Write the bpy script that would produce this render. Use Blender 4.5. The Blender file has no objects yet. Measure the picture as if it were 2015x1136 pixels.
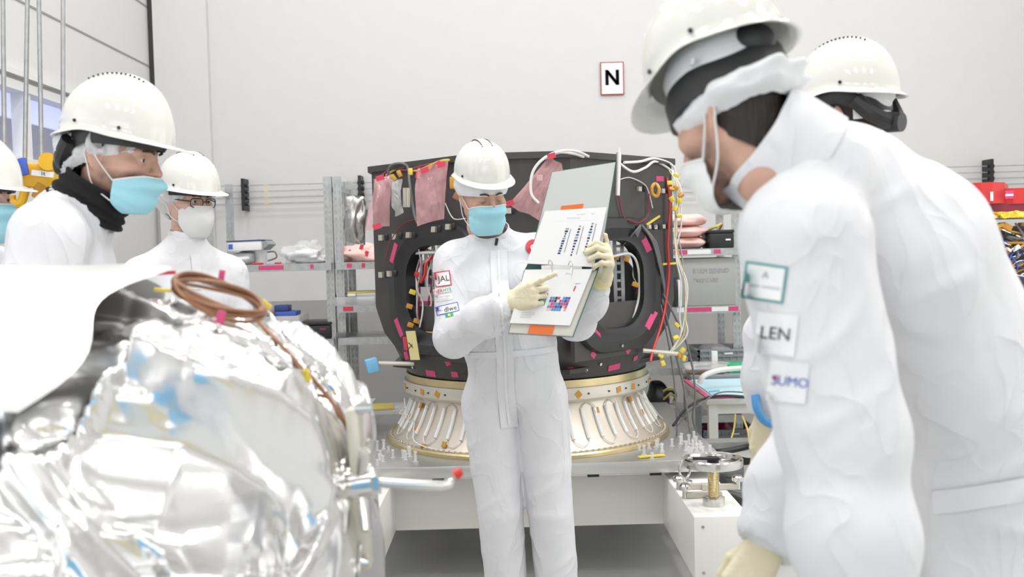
import bpy, bmesh, math, random
import numpy as np
from mathutils import Vector, Matrix, Euler
from mathutils.bvhtree import BVHTree
random.seed(7)
SC = bpy.context.scene
COL = SC.collection
PI = math.pi
R = math.radians

# ---------------------------------------------------------------- camera, world, lights, exposure
FPX = 1950.0
CAM_Z = 1.48
cam_data = bpy.data.cameras.new('camera')
cam = bpy.data.objects.new('camera', cam_data)
COL.objects.link(cam)
SC.camera = cam
cam_data.sensor_width = 36.0
cam_data.lens = FPX / 2015.0 * 36.0
cam_data.clip_start = 0.05
cam.location = (0, 0, CAM_Z)
CAMR = (Matrix.Rotation(R(90 - 2.29), 4, 'X') @ Matrix.Rotation(R(-1.5), 4, 'Z'))
cam.rotation_euler = CAMR.to_euler()
cam_data.dof.use_dof = True
cam_data.dof.focus_distance = 3.9
cam_data.dof.aperture_fstop = 3.7

w = bpy.data.worlds.new('world')
SC.world = w
w.use_nodes = True
bg = w.node_tree.nodes['Background']
bg.inputs[0].default_value = (0.50, 0.55, 0.93, 1)
bg.inputs[1].default_value = 0.95

def area(name, loc, sx, sy, power, rot=(0, 0, 0), color=(1, 1, 1)):
    d = bpy.data.lights.new(name, 'AREA')
    d.shape = 'RECTANGLE'; d.size = sx; d.size_y = sy; d.energy = power; d.color = color
    o = bpy.data.objects.new(name, d); COL.objects.link(o)
    o.location = loc; o.rotation_euler = rot
    return o
for ix in range(4):
    for y_, p_ in ((-2.6, 15), (1.0, 19), (3.5, 32), (6.0, 13)):
        area('ceiling_lamp', (-1.9 + ix * 1.7, y_, 5.42), 0.40, 1.2, p_)
area('front_fill', (0.6, -4.85, 2.5), 5.2, 2.2, 45, (R(90), 0, 0), (0.95, 0.98, 1.0))  # added soft fill behind the camera; the near wall has no window
area('side_fill', (4.15, 3.0, 1.4), 2.4, 4.0, 22, (0, R(90), 0), (0.97, 0.99, 1.0))  # added fill at the right wall, lifts the low parts; no opening there
area('side_fill', (-2.6, .4, 1.4), 2.4, 3.4, 18, (0, R(-90), 0), (0.97, 0.99, 1.0))  # matching added fill by the left wall, out of view, no real source

SC.view_settings.view_transform = 'Standard'
SC.view_settings.look = 'None'
SC.view_settings.gamma = 1
SC.view_settings.use_curve_mapping = False
SC.view_settings.exposure = 0.57

def P(px, py, depth):
    d = CAMR.to_3x3() @ Vector(((px - 1007.5) / FPX, -(py - 568.0) / FPX, -1))
    return Vector((0, 0, CAM_Z)) + d * (depth / d.y)

# ---------------------------------------------------------------- materials
def mat(name, color, rough=0.5, metal=0.0, bump=0.0, bscale=40.0, var=0.0, vscale=8.0, alpha=1.0,
        trans=0.0, emit=0.0, sub=0.0, vcol=None, stretch=(1, 1, 1), sheen=0.0, coat=0.0, detail=4.0):
    m = bpy.data.materials.new(name); m.use_nodes = True
    nt = m.node_tree; b = nt.nodes['Principled BSDF']
    c = (*color, 1)
    b.inputs['Base Color'].default_value = c
    b.inputs['Roughness'].default_value = rough
    b.inputs['Metallic'].default_value = metal
    b.inputs['Alpha'].default_value = alpha
    b.inputs['Transmission Weight'].default_value = trans
    if sub: 
        b.inputs['Subsurface Weight'].default_value = sub
        b.inputs['Subsurface Radius'].default_value = (0.012, 0.005, 0.003)
    if sheen: b.inputs['Sheen Weight'].default_value = sheen
    if coat:
        b.inputs['Coat Weight'].default_value = coat; b.inputs['Coat Roughness'].default_value = 0.05
    if emit:
        b.inputs['Emission Color'].default_value = c; b.inputs['Emission Strength'].default_value = emit
    tc = nt.nodes.new('ShaderNodeTexCoord'); mp = nt.nodes.new('ShaderNodeMapping')
    mp.inputs['Scale'].default_value = stretch
    nt.links.new(tc.outputs['Object'], mp.inputs['Vector'])
    src = None
    if var:
        n = nt.nodes.new('ShaderNodeTexNoise'); n.inputs['Scale'].default_value = vscale; n.inputs['Detail'].default_value = 5
        nt.links.new(mp.outputs[0], n.inputs['Vector'])
        r = nt.nodes.new('ShaderNodeValToRGB')
        r.color_ramp.elements[0].position = 0.3; r.color_ramp.elements[1].position = 0.7
        r.color_ramp.elements[0].color = (*[x * (1 - var) for x in color], 1)
        r.color_ramp.elements[1].color = (*[min(1, x * (1 + var)) for x in color], 1)
        nt.links.new(n.outputs['Fac'], r.inputs['Fac']); src = r.outputs['Color']
    if vcol:
        a = nt.nodes.new('ShaderNodeAttribute'); a.attribute_name = 'tint'
        mx = nt.nodes.new('ShaderNodeMix'); mx.data_type = 'RGBA'
        nt.links.new(a.outputs['Fac'], mx.inputs['Factor'])
        if src: nt.links.new(src, mx.inputs['A'])
        else: mx.inputs['A'].default_value = c
        mx.inputs['B'].default_value = (*vcol, 1)
        src = mx.outputs['Result']
    if src: nt.links.new(src, b.inputs['Base Color'])
    if bump:
        n = nt.nodes.new('ShaderNodeTexNoise'); n.inputs['Scale'].default_value = bscale; n.inputs['Detail'].default_value = detail
        nt.links.new(mp.outputs[0], n.inputs['Vector'])
        bp = nt.nodes.new('ShaderNodeBump'); bp.inputs['Strength'].default_value = bump; bp.inputs['Distance'].default_value = 0.01
        nt.links.new(n.outputs['Fac'], bp.inputs['Height']); nt.links.new(bp.outputs[0], b.inputs['Normal'])
    return m
M = {}
M['wall'] = mat('white_wall_paint', (0.655, 0.648, 0.638), 0.6, bump=0.03, bscale=60, var=0.01)
M['dado'] = mat('grey_wall_panel', (0.37, 0.362, 0.345), 0.55, var=0.03)
M['floor'] = mat('grey_resin_floor', (0.58, 0.58, 0.565), 0.3, var=0.06, vscale=3, bump=0.02)
M['panel'] = mat('cladding_panel', (0.68, 0.673, 0.662), 0.5)
M['joint'] = mat('panel_joint', (0.30, 0.29, 0.28), 0.6)
M['blacktrim'] = mat('black_trim', (0.03, 0.03, 0.03), 0.5)
M['frame_white'] = mat('white_window_frame', (0.75, 0.75, 0.74), 0.4)
M['glass'] = mat('window_glass', (1, 1, 1), 0.0, alpha=0.12)
M['suit'] = mat('white_cleanroom_fabric', (0.71, 0.71, 0.73), 0.6)
def crease(m, s1=4.0, s2=11.0, st=0.52):
    nt = m.node_tree; b = nt.nodes['Principled BSDF']; tc = [n for n in nt.nodes if n.type == 'TEX_COORD'][0]; prev = None
    for sc_, dist, stg in ((s1, 0.035, st), (s2, 0.012, st * .9)):
        n = nt.nodes.new('ShaderNodeTexNoise'); n.inputs['Scale'].default_value = sc_; n.inputs['Detail'].default_value = 1.5; n.inputs['Distortion'].default_value = 0.9
        mp = nt.nodes.new('ShaderNodeMapping'); mp.inputs['Rotation'].default_value = (.4, .5, .3); mp.inputs['Scale'].default_value = (1, 1, .6)
        nt.links.new(tc.outputs['Object'], mp.inputs['Vector']); nt.links.new(mp.outputs[0], n.inputs['Vector'])
        s = nt.nodes.new('ShaderNodeMath'); s.operation = 'SUBTRACT'; s.inputs[1].default_value = .5; nt.links.new(n.outputs['Fac'], s.inputs[0])
        ab = nt.nodes.new('ShaderNodeMath'); ab.operation = 'ABSOLUTE'; nt.links.new(s.outputs[0], ab.inputs[0])
        pw = nt.nodes.new('ShaderNodeMath'); pw.operation = 'POWER'; pw.inputs[1].default_value = .6; nt.links.new(ab.outputs[0], pw.inputs[0])
        bp = nt.nodes.new('ShaderNodeBump'); bp.inputs['Strength'].default_value = stg; bp.inputs['Distance'].default_value = dist; bp.invert = True
        nt.links.new(pw.outputs[0], bp.inputs['Height'])
        if prev: nt.links.new(prev.outputs[0], bp.inputs['Normal'])
        prev = bp
    nt.links.new(prev.outputs[0], b.inputs['Normal'])
crease(M['suit'])
M['suitseam'] = mat('white_seam_fabric', (0.745, 0.745, 0.765), 0.6, bump=0.15, bscale=40)
M['helmet'] = mat('glossy_ivory_shell', (0.72, 0.715, 0.665), 0.13, coat=0.5)
M['black'] = mat('black_plastic', (0.016, 0.016, 0.018), 0.45)
M['blackcloth'] = mat('black_knit', (0.008, 0.008, 0.009), 0.95, bump=0.3, bscale=150)
M['whitecloth'] = mat('white_liner_cloth', (0.78, 0.78, 0.79), 0.7, bump=0.15, bscale=50)
M['bluemask'] = mat('light_blue_mask_fabric', (0.36, 0.70, 0.80), 0.7, bump=0.12, bscale=180)
M['whitemask'] = mat('white_mask_fabric', (0.80, 0.80, 0.79), 0.7, bump=0.12, bscale=150)
M['net'] = mat('sheer_hair_net', (0.88, 0.88, 0.89), 0.45, alpha=0.74, bump=0.9, bscale=30)
M['glove'] = mat('cream_latex', (0.72, 0.65, 0.46), 0.45, bump=0.22, bscale=60, sub=0.1)
M['gloveY'] = mat('yellow_latex_cuff', (0.78, 0.70, 0.38), 0.45, bump=0.35, bscale=60)
M['skin'] = mat('skin', (0.60, 0.36, 0.27), 0.5, sub=0.15, var=0.07, vscale=25, vcol=(0.22, 0.13, 0.10), bump=0.05, bscale=200)
M['skin_pale'] = mat('pale_skin', (0.66, 0.43, 0.34), 0.5, sub=0.15, var=0.06, vscale=25, vcol=(0.36, 0.22, 0.17), bump=0.05, bscale=200)
M['hair'] = mat('dark_hair', (0.022, 0.014, 0.010), 0.55, bump=0.8, bscale=160, stretch=(1, 1, 0.15))
M['brow'] = mat('brown_hair', (0.07, 0.04, 0.025), 0.6, bump=0.8, bscale=200)
M['eye'] = mat('eye_white', (0.75, 0.72, 0.70), 0.15)
M['iris'] = mat('brown_iris', (0.04, 0.025, 0.015), 0.1)
M['carbon'] = mat('dark_carbon_panel', (0.05, 0.048, 0.046), 0.45, var=0.12, vscale=6, bump=0.02)
M['carbon2'] = mat('carbon_window_frame', (0.022, 0.022, 0.023), 0.35, var=0.1)
M['alu'] = mat('satin_aluminium', (0.62, 0.62, 0.60), 0.32, 0.9)
M['steel'] = mat('bright_steel', (0.66, 0.65, 0.62), 0.15, 1.0)
M['galv'] = mat('galvanised_steel', (0.45, 0.46, 0.46), 0.42, 0.75, var=0.12, vscale=30)
M['goldring'] = mat('gold_chromate_ring', (0.64, 0.53, 0.30), 0.3, 0.85, var=0.08, vscale=10)
M['conealu'] = mat('champagne_aluminium', (0.73, 0.67, 0.575), 0.36, 0.75, var=0.10, vscale=5)
M['ringalu'] = mat('pale_painted_ring', (0.60, 0.57, 0.49), 0.35, 0.4)
M['kapton'] = mat('amber_polyimide', (0.55, 0.27, 0.03), 0.3, bump=0.2)
M['magenta'] = mat('magenta_tape', (0.62, 0.06, 0.19), 0.4)
M['red'] = mat('red_plastic', (0.62, 0.03, 0.03), 0.35)
M['redtape'] = mat('red_tape', (0.60, 0.04, 0.08), 0.4)
M['yellow'] = mat('yellow_tape', (0.75, 0.60, 0.08), 0.45)
M['paleyellow'] = mat('pale_yellow_sheet', (0.78, 0.70, 0.32), 0.5)
M['craneyellow'] = mat('crane_yellow_paint', (0.80, 0.45, 0.02), 0.35)
M['wire_w'] = mat('white_wire', (0.75, 0.74, 0.70), 0.4)
M['wire_g'] = mat('grey_cable', (0.16, 0.16, 0.165), 0.4)
M['wire_b'] = mat('black_cable', (0.012, 0.012, 0.012), 0.35)
M['wire_y'] = mat('yellow_cable', (0.62, 0.50, 0.12), 0.4)
M['copper'] = mat('brown_cable', (0.27, 0.12, 0.055), 0.35, 0.1)
M['heater'] = mat('white_heater_strip', (0.82, 0.82, 0.80), 0.15, coat=0.5)
M['pinkbag'] = mat('pink_antistatic_film', (0.88, 0.48, 0.50), 0.12, alpha=0.36, bump=0.35, bscale=7, coat=.6)
M['silverbag'] = mat('silver_shielding_film', (0.42, 0.41, 0.39), 0.28, 0.75, bump=0.7, bscale=9)
M['pinkfoam'] = mat('pink_wrap', (0.85, 0.55, 0.50), 0.75, bump=0.5, bscale=12)
M['clearbag'] = mat('clear_plastic_film', (0.92, 0.92, 0.92), 0.15, alpha=0.35, bump=0.9, bscale=16)
M['plastic_clear'] = mat('clear_acrylic', (0.92, 0.92, 0.94), 0.08, alpha=0.35)
M['white'] = mat('white_paint', (0.80, 0.785, 0.74), 0.35)
M['whitebox'] = mat('white_card', (0.82, 0.82, 0.82), 0.5)
M['greycard'] = mat('grey_card', (0.40, 0.40, 0.38), 0.65)
M['greyplastic'] = mat('grey_crate_plastic', (0.30, 0.32, 0.33), 0.45)
M['tablewhite'] = mat('pale_table_laminate', (0.62, 0.62, 0.59), 0.4)
M['bluesheet'] = mat('pale_blue_wipe', (0.50, 0.72, 0.78), 0.7)
M['blue'] = mat('blue_plastic', (0.08, 0.30, 0.62), 0.4)
M['bluefoam'] = mat('bright_blue_cap', (0.20, 0.50, 0.78), 0.5)
M['darkblue'] = mat('dark_blue_card', (0.04, 0.06, 0.22), 0.5)
M['green'] = mat('green_plastic', (0.03, 0.42, 0.18), 0.4)
M['paper'] = mat('white_paper', (0.84, 0.84, 0.84), 0.6)
M['cover'] = mat('grey_binder_lining', (0.60, 0.62, 0.60), 0.55)
M['coveredge'] = mat('dark_green_binder_cloth', (0.05, 0.13, 0.11), 0.55)
M['cream'] = mat('cream_page_block', (0.68, 0.66, 0.58), 0.7, bump=0.3, bscale=200, stretch=(1, 1, 12))
M['orange'] = mat('orange_label', (0.80, 0.17, 0.03), 0.45)
M['ink'] = mat('black_ink', (0.03, 0.03, 0.035), 0.6)
M['inkgrey'] = mat('grey_ink', (0.35, 0.35, 0.37), 0.6)
M['inkblue'] = mat('blue_ink', (0.06, 0.12, 0.50), 0.6)
M['inkred'] = mat('red_ink', (0.60, 0.03, 0.06), 0.5)
M['inkgreen'] = mat('green_ink', (0.03, 0.35, 0.18), 0.6)
M['teal'] = mat('teal_ink', (0.10, 0.33, 0.32), 0.6)
M['signred'] = mat('dark_red_sign_edge', (0.42, 0.05, 0.05), 0.5)
M['goldfoil'] = mat('gold_foil', (0.85, 0.52, 0.06), 0.18, 0.9, bump=1.0, bscale=35)
M['darkred'] = mat('dark_red_film', (0.28, 0.02, 0.06), 0.3)

# ---------------------------------------------------------------- object helpers
ORG = {}
def tag(o, label=None, cat=None, group=None, kind=None):
    if label: o['label'] = label
    if cat: o['category'] = cat
    if group: o['group'] = group
    if kind: o['kind'] = kind
    return o
def thing(name, loc, label, cat, group=None):
    o = bpy.data.objects.new(name, None); COL.objects.link(o)
    o.location = loc; o.empty_display_size = 0.05
    ORG[o] = Vector(loc)
    return tag(o, label, cat, group)
def make(name, verts, faces, m, parent=None, smooth=True, mats=None, midx=None, autosmooth=None):
    V = np.asarray([tuple(v) for v in verts] if not isinstance(verts, np.ndarray) else verts, dtype=np.float64)
    if parent is not None: org = ORG[parent]
    else:
        lo, hi = V.min(0), V.max(0)
        org = Vector(((lo[0] + hi[0]) / 2, (lo[1] + hi[1]) / 2, lo[2]))
    me = bpy.data.meshes.new(name)
    Vl = V - np.array(org)
    me.from_pydata(Vl.tolist(), [], faces if isinstance(faces, list) else faces.tolist())
    for x in (mats or [m]): me.materials.append(M[x] if isinstance(x, str) else x)
    if midx is not None: me.polygons.foreach_set('material_index', midx)
    if smooth: me.polygons.foreach_set('use_smooth', [True] * len(me.polygons))
    me.validate(); me.update()
    if smooth and autosmooth: 
        me.set_sharp_from_angle(angle=R(autosmooth))
    o = bpy.data.objects.new(name, me); COL.objects.link(o)
    if parent is not None: o.parent = parent
    else: o.location = org
    ORG[o] = Vector(org)
    return o
def copy_tree(o, dloc=None, rotz=None, parent=None, name=None):
    c = o.copy(); COL.objects.link(c)
    if parent is not None: c.parent = parent
    else:
        if dloc is not None: c.location = dloc
        if rotz is not None: c.rotation_euler = (0, 0, rotz)
    for ch in list(o.children): copy_tree(ch, parent=c)
    return c

def spline(pts, n=8, closed=False):
    pts = [Vector(p) for p in pts]; out = []
    N = len(pts)
    for i in range(N if closed else N - 1):
        if closed: p0, p1, p2, p3 = pts[(i - 1) % N], pts[i], pts[(i + 1) % N], pts[(i + 2) % N]
        else: p0, p1, p2, p3 = pts[max(i - 1, 0)], pts[i], pts[i + 1], pts[min(i + 2, N - 1)]
        for k in range(n):
            t = k / n
            out.append(0.5 * ((2 * p1) + (-p0 + p2) * t + (2 * p0 - 5 * p1 + 4 * p2 - p3) * t * t + (-p0 + 3 * p1 - 3 * p2 + p3) * t ** 3))
    if not closed: out.append(pts[-1])
    return out

class MB:
    def __init__(s): s.v = []; s.f = []; s.mi = []; s.cur = 0
    def add(s, vs, fs):
        b = len(s.v); s.v += [tuple(v) for v in vs]; s.f += [tuple(b + i for i in f) for f in fs]; s.mi += [s.cur] * len(fs)
        return s
    def box(s, c, size, rot=None, bev=0.0):
        c = Vector(c); hx, hy, hz = [x / 2 for x in size]
        if bev > 0:
            bm = bmesh.new(); bmesh.ops.create_cube(bm, size=1)
            bmesh.ops.scale(bm, vec=size, verts=bm.verts)
            bmesh.ops.bevel(bm, geom=bm.edges, offset=bev, segments=2, affect='EDGES', profile=0.5)
            bm.verts.ensure_lookup_table(); bm.verts.index_update()
            vs = [v.co.copy() for v in bm.verts]; fs = [[v.index for v in f.verts] for f in bm.faces]; bm.free()
        else:
            vs = [Vector((x, y, z)) for x in (-hx, hx) for y in (-hy, hy) for z in (-hz, hz)]
            fs = [(0, 1, 3, 2), (4, 6, 7, 5), (0, 4, 5, 1), (2, 3, 7, 6), (0, 2, 6, 4), (1, 5, 7, 3)]
        if rot is not None:
            m = rot if isinstance(rot, Matrix) else Euler(rot).to_matrix()
            vs = [m @ v for v in vs]
        return s.add([v + c for v in vs], fs)
    def tube(s, pts, r, n=8, closed=False, cap=True):
        pts = [Vector(p) for p in pts]; N = len(pts)
        rr = r if isinstance(r, (list, tuple)) else [r] * N
        vs = []; up = None
        for i, p in enumerate(pts):
            if closed: t = pts[(i + 1) % N] - pts[(i - 1) % N]
            else: t = pts[min(i + 1, N - 1)] - pts[max(i - 1, 0)]
            if t.length < 1e-9: t = Vector((0, 0, 1))
            t.normalize()
            if up is None:
                up = Vector((0, 0, 1)) if abs(t.z) < 0.9 else Vector((1, 0, 0))
            u = (up - t * up.dot(t))
            if u.length < 1e-6: u = t.orthogonal()
            u.normalize(); up = u; w_ = t.cross(u)
            for k in range(n):
                a = 2 * PI * k / n
                vs.append(p + (u * math.cos(a) + w_ * math.sin(a)) * rr[i])
        fs = []
        for i in range(N if closed else N - 1):
            for k in range(n):
                a = i * n + k; b = i * n + (k + 1) % n; c = ((i + 1) % N) * n + (k + 1) % n; d = ((i + 1) % N) * n + k
                fs.append((a, b, c, d))
        if cap and not closed:
            fs.append(tuple(range(n - 1, -1, -1))); fs.append(tuple((N - 1) * n + k for k in range(n)))
        return s.add(vs, fs)
    def cyl(s, a, b, r1, r2=None, n=16):
        return s.tube([a, b], [r1, r1 if r2 is None else r2], n)
    def lathe(s, prof, c=(0, 0, 0), n=64, a0=0, a1=2 * PI, rot=None, closed_prof=False):
        c = Vector(c); vs = []; full = abs(a1 - a0 - 2 * PI) < 1e-6
        cols = n if full else n + 1
        for k in range(cols):
            a = a0 + (a1 - a0) * k / n
            for r, z in prof:
                v = Vector((r * math.cos(a), r * math.sin(a), z))
                if rot is not None: v = rot @ v
                vs.append(c + v)
        m = len(prof); fs = []
        for k in range(n):
            k2 = (k + 1) % cols
            for j in range(m if closed_prof else m - 1):
                j2 = (j + 1) % m
                fs.append((k * m + j, k2 * m + j, k2 * m + j2, k * m + j2))
        return s.add(vs, fs)
    def ball(s, c, r, n=10, rot=None):
        rx, ry, rz = (r, r, r) if not isinstance(r, (tuple, list)) else r
        vs = []; fs = []; c = Vector(c)
        for i in range(n + 1):
            t = PI * i / n
            for k in range(2 * n):
                a = PI * k / n
                v = Vector((rx * math.sin(t) * math.cos(a), ry * math.sin(t) * math.sin(a), rz * math.cos(t)))
                if rot is not None: v = rot @ v
                vs.append(c + v)
        for i in range(n):
            for k in range(2 * n):
                fs.append((i * 2 * n + k, (i + 1) * 2 * n + k, (i + 1) * 2 * n + (k + 1) % (2 * n), i * 2 * n + (k + 1) % (2 * n)))
        return s.add(vs, fs)
    def prism(s, poly, z0, z1, fn=None):
        n = len(poly); fn = fn or (lambda x, y, z: Vector((x, y, z)))
        vs = [fn(x, y, z0) for x, y in poly] + [fn(x, y, z1) for x, y in poly]
        fs = [tuple(range(n - 1, -1, -1)), tuple(range(n, 2 * n))] + [(i, (i + 1) % n, n + (i + 1) % n, n + i) for i in range(n)]
        return s.add(vs, fs)
    def build(s, name, m, parent=None, smooth=True, auto=35, mats=None):
        return make(name, s.v, s.f, m, parent, smooth, mats=mats, midx=s.mi if mats else None, autosmooth=auto)

def curve_mesh(loops, extrude):
    """flat plate with holes: loops of 2D points, extruded +-extrude"""
    cu = bpy.data.curves.new('tmp', 'CURVE'); cu.dimensions = '2D'; cu.fill_mode = 'BOTH'; cu.extrude = extrude
    for lp in loops:
        sp = cu.splines.new('POLY'); sp.points.add(len(lp) - 1)
        for i, (x, y) in enumerate(lp): sp.points[i].co = (x, y, 0, 1)
        sp.use_cyclic_u = True
    o = bpy.data.objects.new('tmp', cu); COL.objects.link(o)
    dg = bpy.context.evaluated_depsgraph_get(); me = bpy.data.meshes.new_from_object(o.evaluated_get(dg))
    vs = [v.co.copy() for v in me.vertices]; fs = [list(p.vertices) for p in me.polygons]
    bpy.data.objects.remove(o); bpy.data.meshes.remove(me); bpy.data.curves.remove(cu)
    return vs, fs
def text_mesh(s, size=1.0, extrude=0.0, align='CENTER', shear=0.0):
    cu = bpy.data.curves.new('tmp', 'FONT'); cu.body = s; cu.size = size; cu.extrude = extrude
    cu.align_x = align; cu.align_y = 'CENTER'; cu.shear = shear; cu.resolution_u = 3
    o = bpy.data.objects.new('tmp', cu); COL.objects.link(o)
    dg = bpy.context.evaluated_depsgraph_get(); me = bpy.data.meshes.new_from_object(o.evaluated_get(dg))
    vs = [v.co.copy() for v in me.vertices]; fs = [list(p.vertices) for p in me.polygons]
    bpy.data.objects.remove(o); bpy.data.meshes.remove(me); bpy.data.curves.remove(cu)
    return vs, fs
def rrect(w_, h_, r, n=6, cx=0, cy=0):
    out = []
    for (sx, sy, a0) in ((1, 1, 0), (-1, 1, 90), (-1, -1, 180), (1, -1, 270)):
        for k in range(n + 1):
            a = R(a0 + 90 * k / n)
            out.append((cx + sx * (w_ / 2 - r) + r * math.cos(a), cy + sy * (h_ / 2 - r) + r * math.sin(a)))
    return out
def frame_map(o, u, v, n=None):
    """map 2D (x,y,z) into world: origin o, axes u (x), v (y), n (z)"""
    u = Vector(u).normalized(); v = Vector(v); v = (v - u * v.dot(u)).normalized(); n = Vector(n) if n else u.cross(v)
    return lambda p: Vector(o) + u * p[0] + v * p[1] + n * (p[2] if len(p) > 2 else 0)

# ---------------------------------------------------------------- noise + implicit surfaces
_rng = np.random.RandomState(3)
_T = _rng.rand(32, 32, 32).astype(np.float32) * 2 - 1
def vnoise(x, y, z):
    xi = np.floor(x).astype(np.int32); yi = np.floor(y).astype(np.int32); zi = np.floor(z).astype(np.int32)
    fx, fy, fz = x - xi, y - yi, z - zi
    fx, fy, fz = [f * f * (3 - 2 * f) for f in (fx, fy, fz)]
    x0, y0, z0 = xi & 31, yi & 31, zi & 31; x1, y1, z1 = (xi + 1) & 31, (yi + 1) & 31, (zi + 1) & 31
    a = _T[x0, y0, z0] * (1 - fx) + _T[x1, y0, z0] * fx
    b = _T[x0, y1, z0] * (1 - fx) + _T[x1, y1, z0] * fx
    c = _T[x0, y0, z1] * (1 - fx) + _T[x1, y0, z1] * fx
    d = _T[x0, y1, z1] * (1 - fx) + _T[x1, y1, z1] * fx
    e = a * (1 - fy) + b * fy; f = c * (1 - fy) + d * fy
    return e * (1 - fz) + f * fz

class SDF:
    def __init__(s, lo, hi, h):
        s.h = h; s.lo = np.array(lo, dtype=np.float64)
        s.n = [int(math.ceil((hi[i] - lo[i]) / h)) + 1 for i in range(3)]
        s.ax = [(lo[i] + np.arange(s.n[i]) * h).astype(np.float32) for i in range(3)]
        s.d = np.full(s.n, 1.0, dtype=np.float32)
    def region(s, lo, hi):
        sl = []
        for i in range(3):
            a = max(0, int((lo[i] - s.lo[i]) / s.h)); b = min(s.n[i], int((hi[i] - s.lo[i]) / s.h) + 2)
            if b <= a: return None, None
            sl.append(slice(a, b))
        sl = tuple(sl)
        X, Y, Z = np.meshgrid(s.ax[0][sl[0]], s.ax[1][sl[1]], s.ax[2][sl[2]], indexing='ij')
        return sl, (X, Y, Z)
    def apply(s, sl, d, k, op='add'):
        cur = s.d[sl]
        if op == 'sub':
            d = -d; hh = np.clip(0.5 - 0.5 * (d - cur) / k, 0, 1) if k > 0 else None
            if k > 0: new = d * (1 - hh) + cur * hh + k * hh * (1 - hh)
            else: new = np.maximum(cur, d)
        else:
            if k > 0:
                hh = np.clip(0.5 + 0.5 * (cur - d) / k, 0, 1)
                new = cur * (1 - hh) + d * hh - k * hh * (1 - hh)
            else: new = np.minimum(cur, d)
        s.d[sl] = new
    def cap(s, a, b, r1, r2=None, k=0.02, op='add', side=None, ws=1.0, clip=None):
        r2 = r1 if r2 is None else r2; a = Vector(a); b = Vector(b); rm = max(r1, r2) * max(1, ws) + 2.2 * k + 3 * s.h + 0.01
        lo = [min(a[i], b[i]) - rm for i in range(3)]; hi = [max(a[i], b[i]) + rm for i in range(3)]
        sl, g = s.region(lo, hi)
        if sl is None: return
        X, Y, Z = g; px, py, pz = X - a.x, Y - a.y, Z - a.z; ba = b - a; L2 = max(ba.length_squared, 1e-9)
        h = np.clip((px * ba.x + py * ba.y + pz * ba.z) / L2, 0, 1)
        qx, qy, qz = px - ba.x * h, py - ba.y * h, pz - ba.z * h
        r = r1 + (r2 - r1) * h
        if side is not None:
            dt = qx * side[0] + qy * side[1] + qz * side[2]; c = dt * (1 / ws - 1)
            qx, qy, qz = qx + side[0] * c, qy + side[1] * c, qz + side[2] * c
        d = np.sqrt(qx * qx + qy * qy + qz * qz) - r
        if clip is not None:
            p, n = clip; d = np.maximum(d, (X - p[0]) * n[0] + (Y - p[1]) * n[1] + (Z - p[2]) * n[2])
        s.apply(sl, d, k, op)
    def ell(s, c, r, k=0.02, op='add', rot=None):
        c = Vector(c); rm = max(r) + 2.2 * k + 3 * s.h + 0.005
        sl, g = s.region([c[i] - rm for i in range(3)], [c[i] + rm for i in range(3)])
        if sl is None: return
        X, Y, Z = g[0] - c.x, g[1] - c.y, g[2] - c.z
        if rot is not None:
            m = rot.transposed()
            X, Y, Z = (m[0][0] * X + m[0][1] * Y + m[0][2] * Z, m[1][0] * X + m[1][1] * Y + m[1][2] * Z, m[2][0] * X + m[2][1] * Y + m[2][2] * Z)
        k0 = np.sqrt((X / r[0]) ** 2 + (Y / r[1]) ** 2 + (Z / r[2]) ** 2)
        k1 = np.sqrt((X / r[0] ** 2) ** 2 + (Y / r[1] ** 2) ** 2 + (Z / r[2] ** 2) ** 2) + 1e-9
        s.apply(sl, k0 * (k0 - 1) / k1, k, op)
    def grid(s): return np.meshgrid(*s.ax, indexing='ij')
    def mesh(s):
        d = s.d; n = d.shape; ins = d < 0
        c = [ins[i:n[0] - 1 + i, j:n[1] - 1 + j, k:n[2] - 1 + k] for i in (0, 1) for j in (0, 1) for k in (0, 1)]
        tot = sum(x.astype(np.int8) for x in c)
        act = (tot > 0) & (tot < 8)
        idx = -np.ones(act.shape, dtype=np.int64); I = np.argwhere(act); idx[act] = np.arange(len(I))
        cor = [(i, j, k) for i in (0, 1) for j in (0, 1) for k in (0, 1)]
        val = np.stack([d[I[:, 0] + a, I[:, 1] + b, I[:, 2] + cc] for a, b, cc in cor], 1)
        S = np.zeros((len(I), 3)); W = np.zeros(len(I))
        for a in range(8):
            for b in range(a + 1, 8):
                if sum(abs(cor[a][q] - cor[b][q]) for q in range(3)) != 1: continue
                va, vb = val[:, a], val[:, b]; m = (va < 0) != (vb < 0)
                t = np.where(m, va / np.where(m, va - vb, 1), 0)
                p = np.array(cor[a])[None] + t[:, None] * (np.array(cor[b]) - np.array(cor[a]))[None]
                S += np.where(m[:, None], p, 0); W += m
        V = (I + S / np.maximum(W, 1)[:, None]) * s.h + s.lo
        F = []
        for axis in range(3):
            o1, o2 = [q for q in range(3) if q != axis]
            sa = [slice(None)] * 3; sb = [slice(None)] * 3; sa[axis] = slice(0, -1); sb[axis] = slice(1, None)
            A, B = ins[tuple(sa)], ins[tuple(sb)]
            E = np.argwhere(A != B)
            E = E[(E[:, o1] > 0) & (E[:, o2] > 0) & (E[:, o1] < n[o1] - 1) & (E[:, o2] < n[o2] - 1)]
            if not len(E): continue
            def g(da, db):
                q = E.copy(); q[:, o1] -= da; q[:, o2] -= db; return idx[q[:, 0], q[:, 1], q[:, 2]]
            q = np.stack([g(1, 1), g(0, 1), g(0, 0), g(1, 0)], 1)
            fl = A[E[:, 0], E[:, 1], E[:, 2]]
            if axis == 1: fl = ~fl
            q[~fl] = q[~fl][:, ::-1]
            F.append(q)
        F = np.concatenate(F); F = F[(F >= 0).all(1)]
        return V, F
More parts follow.
